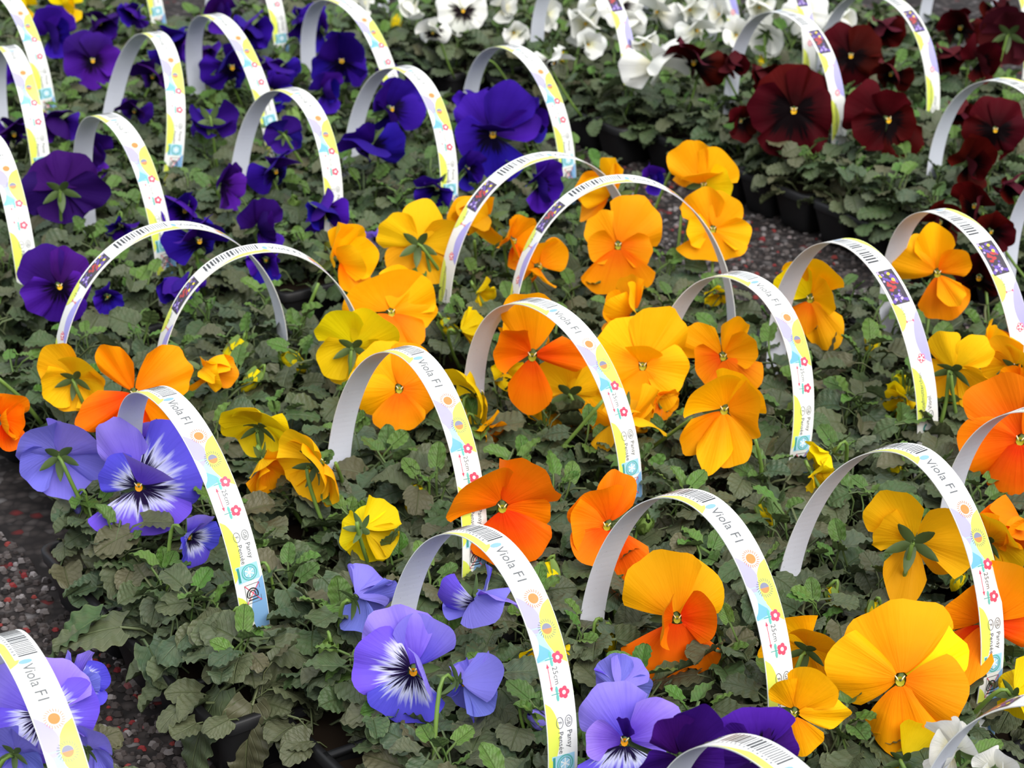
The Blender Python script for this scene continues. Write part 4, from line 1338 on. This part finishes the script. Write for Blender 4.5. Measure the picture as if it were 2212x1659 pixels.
    q.ring((0.1572, 0.0015), 0.0043, 0.0043, 0.0005, 'tealdeep', 2.6, 18)
    for i in range(6):
        a = i * 1.0472
        q.line((0.1572, 0.0015), (0.1572 + 0.0038 * math.cos(a), 0.0015 + 0.0038 * math.sin(a)), 0.0007, 'white', 2.7)
    out.append(q)
    q = Print('seal')
    q.ring((-0.1950, -0.0010), 0.0050, 0.0060, 0.0018, 'tealdeep', 2.5, 16, 0.5, 4.5)
    out.append(q)
    q = Print('crossed_symbol')
    a0, a1, v0, v1 = 0.1660, 0.1800, -0.0042, 0.0068
    for A, B in (((a0, v0), (a0, v1)), ((a1, v0), (a1, v1)), ((a0, v0), (a1, v0)), ((a0, v1), (a1, v1))):
        q.line(A, B, 0.0004, 'grey', 2.6)
    q.ring((0.1738, 0.0008), 0.0052, 0.0046, 0.0010, 'black', 2.6, 14, 1.2, 5.0)
    q.ring((0.1738, 0.0008), 0.0034, 0.0028, 0.0008, 'black', 2.6, 14, 1.2, 5.0)
    q.rect(0.1752, 0.1760, -0.0030, 0.0050, 'black', 2.6)
    q.rect(0.1772, 0.1781, -0.0030, 0.0046, 'black', 2.6)
    q.line((a0, v0), (a1, v1), 0.0006, 'red', 3.0)
    q.line((a0, v1), (a1, v0), 0.0006, 'red', 3.0)
    out.append(q)
    q = Print('pansy_picture')
    q.rect(-0.0890, -0.0560, -0.0082, 0.0082, 'pdark', 2.0, 8)
    r = random.Random(11)
    cols = ['pviolet', 'pyellow', 'pviolet', 'pviolet', 'plilac', 'pviolet', 'pdark', 'pviolet']
    for i in range(64):
        s_, v_ = r.uniform(-0.0872, -0.0578), r.uniform(-0.0066, 0.0066)
        cc = cols[i % 8]
        if -0.077 < s_ < -0.068 and abs(v_) < 0.005:
            cc = 'pred'
        q.disc((s_, v_), r.uniform(0.0011, 0.0017), cc, 2.2 + 0.012 * i, 8)
    out.append(q)
    return out


PRINTS = build_prints()
for q in PRINTS:
    q.arr = np.array(q.v, float)
    used = sorted(set(q.m))
    q.mats = [INKS[INK_KEYS[i]] for i in used]
    q.mi = [used.index(i) for i in q.m]


def make_handle(mx, my, ang, a, H, lean, n, sign, label, shift=0.0):
    ang = math.radians(ang)
    T = np.linspace(0, math.pi, 121)
    c, s = np.cos(T), np.sin(T)
    x = a * np.sign(c) * np.abs(c) ** (2 / n)
    z = H * np.abs(s) ** (2 / n)
    # straight feet down to the tray rim
    k = np.linspace(1, 0.1, 6)
    foot = 0.036
    x = np.r_[a + 0 * k, x, -a - 0 * k]
    z = np.r_[-foot * k, z, -foot * k[::-1]]
    if sign < 0:
        x, z = -x, z
        # keep travelling from the lettered leg to the barcode leg
    ex, ey = math.cos(ang), math.sin(ang)
    zz = np.maximum(z, 0)
    P = np.stack([mx + x * ex - lean * zz * ey, my + x * ey + lean * zz * ex, ZP + z], 1)
    seg = np.r_[0, np.cumsum(np.linalg.norm(np.diff(P, axis=0), axis=1))]
    ap = int(np.argmax(P[:, 2]))
    S_ = seg[ap] - seg                      # + towards the lettered leg
    order = np.argsort(S_)
    S_, P = S_[order], P[order]
    keep = np.r_[True, np.diff(S_) > 1e-6]
    S_, P = S_[keep], P[keep]
    e = np.array([ex, ey, 0]) * sign
    wd = np.array([-e[1], e[0], 0])
    tan = np.gradient(P, S_, axis=0)
    tan /= np.linalg.norm(tan, axis=1)[:, None]
    wv = wd - tan * (tan @ wd)[:, None]
    wv /= np.linalg.norm(wv, axis=1)[:, None]
    nv = -np.cross(tan, wv)                  # outward
    if nv[len(nv) // 2][2] < 0:
        nv = -nv
    base = np.array([mx, my, ZP - foot])

    def at(sv, vv, off):
        o = []
        for arr in (P, wv, nv):
            o.append(np.stack([np.interp(sv, S_, arr[:, i]) for i in range(3)], 1))
        return o[0] + o[1] * vv[:, None] + o[2] * off[:, None] - base
    ss = np.linspace(S_[0], S_[-1], 90)
    h = HWD / 2
    th = 0.0003
    rows = [(-h, th), (h, th), (h, -th), (-h, -th)]
    V = np.concatenate([at(ss, np.full(90, v_), np.full(90, o_)) for v_, o_ in rows])
    F, M = [], []
    for j in range(4):
        for i in range(89):
            p0, p1 = j * 90 + i, ((j + 1) % 4) * 90 + i
            F.append((p0, p1, p1 + 1, p0 + 1))
            M.append(1 if j == 2 else 0)
    for i in (0, 89):
        F.append((i, 90 + i, 180 + i, 270 + i))
        M.append(0)
    me = mesh('carry_handle', V, F, [HW, HI], midx=M, smooth=False)
    root = obj('carry_handle', me)
    root.location = base
    tag(root, label, 'plant handle', 'printed plastic carry handles')
    for q in PRINTS:
        A = q.arr
        sv = A[:, 0] + shift
        if sv.max() > S_[-1] + 0.004 or sv.min() < S_[0] - 0.004:
            pass
        V = at(np.clip(sv, S_[0], S_[-1]), A[:, 1], th + 0.00005 + 0.00007 * A[:, 2])
        obj(q.name, mesh(q.name, V, q.f, q.mats, midx=q.mi, smooth=False), root)
    return root


HANDLES = [
    (-0.024, 1.154, -56.0, 0.096, 0.130, 0.090, 2.02, 1, 'white printed carry handle arching over the front lavender-blue pansies', 0),
    (0.111, 1.199, -54.9, 0.097, 0.133, 0.097, 1.93, 1, 'white printed carry handle, second in front row, over wide orange bloom', 0),
    (0.255, 1.261, -53.7, 0.095, 0.136, 0.121, 1.84, 1, 'white printed carry handle, third in front row, golden bloom behind', 0),
    (0.389, 1.344, -54.4, 0.101, 0.126, 0.018, 2.17, 1, 'white carry handle cut by right edge, before large deep orange bloom', 0),
    (-0.235, 1.372, -57.3, 0.104, 0.131, -0.074, 2.10, 1, 'white printed carry handle at left over rayed lavender pansy', -.006),
    (-0.083, 1.437, -55.9, 0.099, 0.132, 0.087, 1.91, 1, 'white printed carry handle, second row, left of the centre handle', 0),
    (0.030, 1.546, -53.2, 0.104, 0.128, -0.023, 2.10, 1, 'white printed carry handle in the centre over iris-shaped orange bloom', 0),
    (0.176, 1.603, -54.8, 0.092, 0.124, 0.162, 2.15, 1, 'white printed carry handle, second row, right of the centre handle', 0),
    (0.289, 1.664, -60.7, 0.105, 0.136, -0.031, 1.93, -1, 'white carry handle showing barcode and pansy picture, right of middle', .016),
    (0.394, 1.736, -64.9, 0.102, 0.137, -0.113, 2.15, -1, 'white carry handle with barcode facing, rightmost of the orange block', .012),
    (-0.299, 1.722, 30.9, 0.106, 0.130, -0.002, 2.03, 1, 'white carry handle turned sideways at left, rear of its pair', 0),
    (-0.214, 1.669, 23.1, 0.093, 0.128, 0.035, 2.08, 1, 'white carry handle turned sideways at left, front of its pair', 0),
    (0.026, 1.910, 31.5, 0.105, 0.132, -0.022, 2.06, 1, 'white carry handle turned sideways at centre, rear of its pair', 0),
    (0.101, 1.790, 15.6, 0.106, 0.142, 0.168, 2.05, 1, 'white carry handle turned sideways at centre, front of its pair', 0),
    (-0.392, 2.024, -56.3, 0.098, 0.134, -0.033, 2.22, 1, 'white printed carry handle, near violet row, second from left', 0),
    (-0.241, 2.123, -53.9, 0.098, 0.128, 0.142, 2.08, 1, 'white printed carry handle, near violet row, third from left', 0),
    (-0.124, 2.199, -54.8, 0.099, 0.131, 0.106, 2.03, 1, 'white printed carry handle, near violet row, fourth from left', 0),
    (0.005, 2.296, -56.5, 0.102, 0.130, -0.026, 2.08, 1, 'white printed carry handle over the big yellow-eyed violet bloom', 0),
    (-0.427, 2.337, -59.5, 0.097, 0.130, 0.222, 2.02, 1, 'white printed carry handle, middle violet row, second from left', 0),
    (-0.330, 2.441, -58.1, 0.104, 0.129, -0.122, 2.12, 1, 'white printed carry handle, middle violet row, third from left', 0),
    (-0.195, 2.528, -55.2, 0.105, 0.126, -0.109, 2.15, 1, 'white printed carry handle, middle violet row, rightmost, at top edge', 0),
    (-0.503, 1.974, -64.3, 0.100, 0.127, -0.006, 2.19, 1, 'white printed carry handle cut by left edge, near violet row', 0),
    (-0.557, 2.308, -64.3, 0.099, 0.125, -0.006, 2.18, 1, 'white printed carry handle cut by left edge, upper third', 0),
    (-0.614, 2.556, -56.6, 0.101, 0.127, -0.047, 2.16, 1, 'white printed carry handle cut by the top left corner', 0),
    (0.321, 2.427, -58.1, 0.102, 0.135, 0.000, 2.15, -1, 'white carry handle over the round yellow-eyed dark red bloom', .010),
    (0.450, 2.549, -56.8, 0.101, 0.126, -0.010, 2.18, -1, 'white carry handle with plain tall arch at the top right', .010),
    (0.523, 2.170, -56.6, 0.099, 0.127, 0.028, 2.11, -1, 'white carry handle cut by right edge over dark red pansies', .014),
    (-0.275, 1.035, -61.0, 0.100, 0.125, -0.020, 2.18, 1, 'white printed carry handle cut by the bottom left corner', 0),
    (0.312, 0.963, -46.8, 0.103, 0.129, 0.049, 2.07, 1, 'white carry handle cut by bottom right corner over white pansies', 0),
    (0.550, 1.899, -56.9, 0.100, 0.125, -0.002, 2.20, -1, 'white carry handle leg at the right edge among dark red pansies', .010),
]
for hd in HANDLES:
    make_handle(*hd)


def partial(px, py, which, sign, label, ang=-57.0, lean=0.0):
    """a handle of which only one leg or the top is in the picture: foot (or apex) placed on the foliage plane"""
    ex, ey = math.cos(math.radians(ang)), math.sin(math.radians(ang))
    if which == 'apex':
        m = to_plane(px, py, ZP + 0.128)
    else:
        m = to_plane(px, py, ZP)
        k = -0.1 if which == 'right' else 0.1
        m = m + k * np.array([ex, ey, 0])
    make_handle(m[0], m[1], ang, 0.1, 0.128, lean, 2.1, sign, label)


partial(1680, 1645, 'apex', 1, 'white carry handle showing just its top at the bottom edge')
make_handle(-0.357, 2.800, -57.0, 0.104, 0.128, 0.0, 2.1, 1, 'white printed carry handle legs at top edge, left of centre')
partial(345, 62, 'right', 1, 'white printed carry handle leg at top edge above upper left handle', -57, -.08)
partial(985, 80, 'right', 1, 'white printed carry handle leg at top edge, leftmost among white pansies', -57, 0)
make_handle(0.090, 2.673, -57.0, 0.105, 0.128, 0.0, 2.1, -1, 'white carry handle among white pansies, top cut off, lilac printed leg')
partial(1590, 100, 'right', -1, 'white carry handle leg with lilac print left of red handle', -57, -.1)
partial(1745, 172, 'right', -1, 'white carry handle yellow-green leg seen through the red handle', -57, .08)
partial(1995, 60, 'left', -1, 'white carry handle pale leg near the top right corner')
partial(2140, 75, 'left', -1, 'white carry handle at the very top right, last of the red trays')
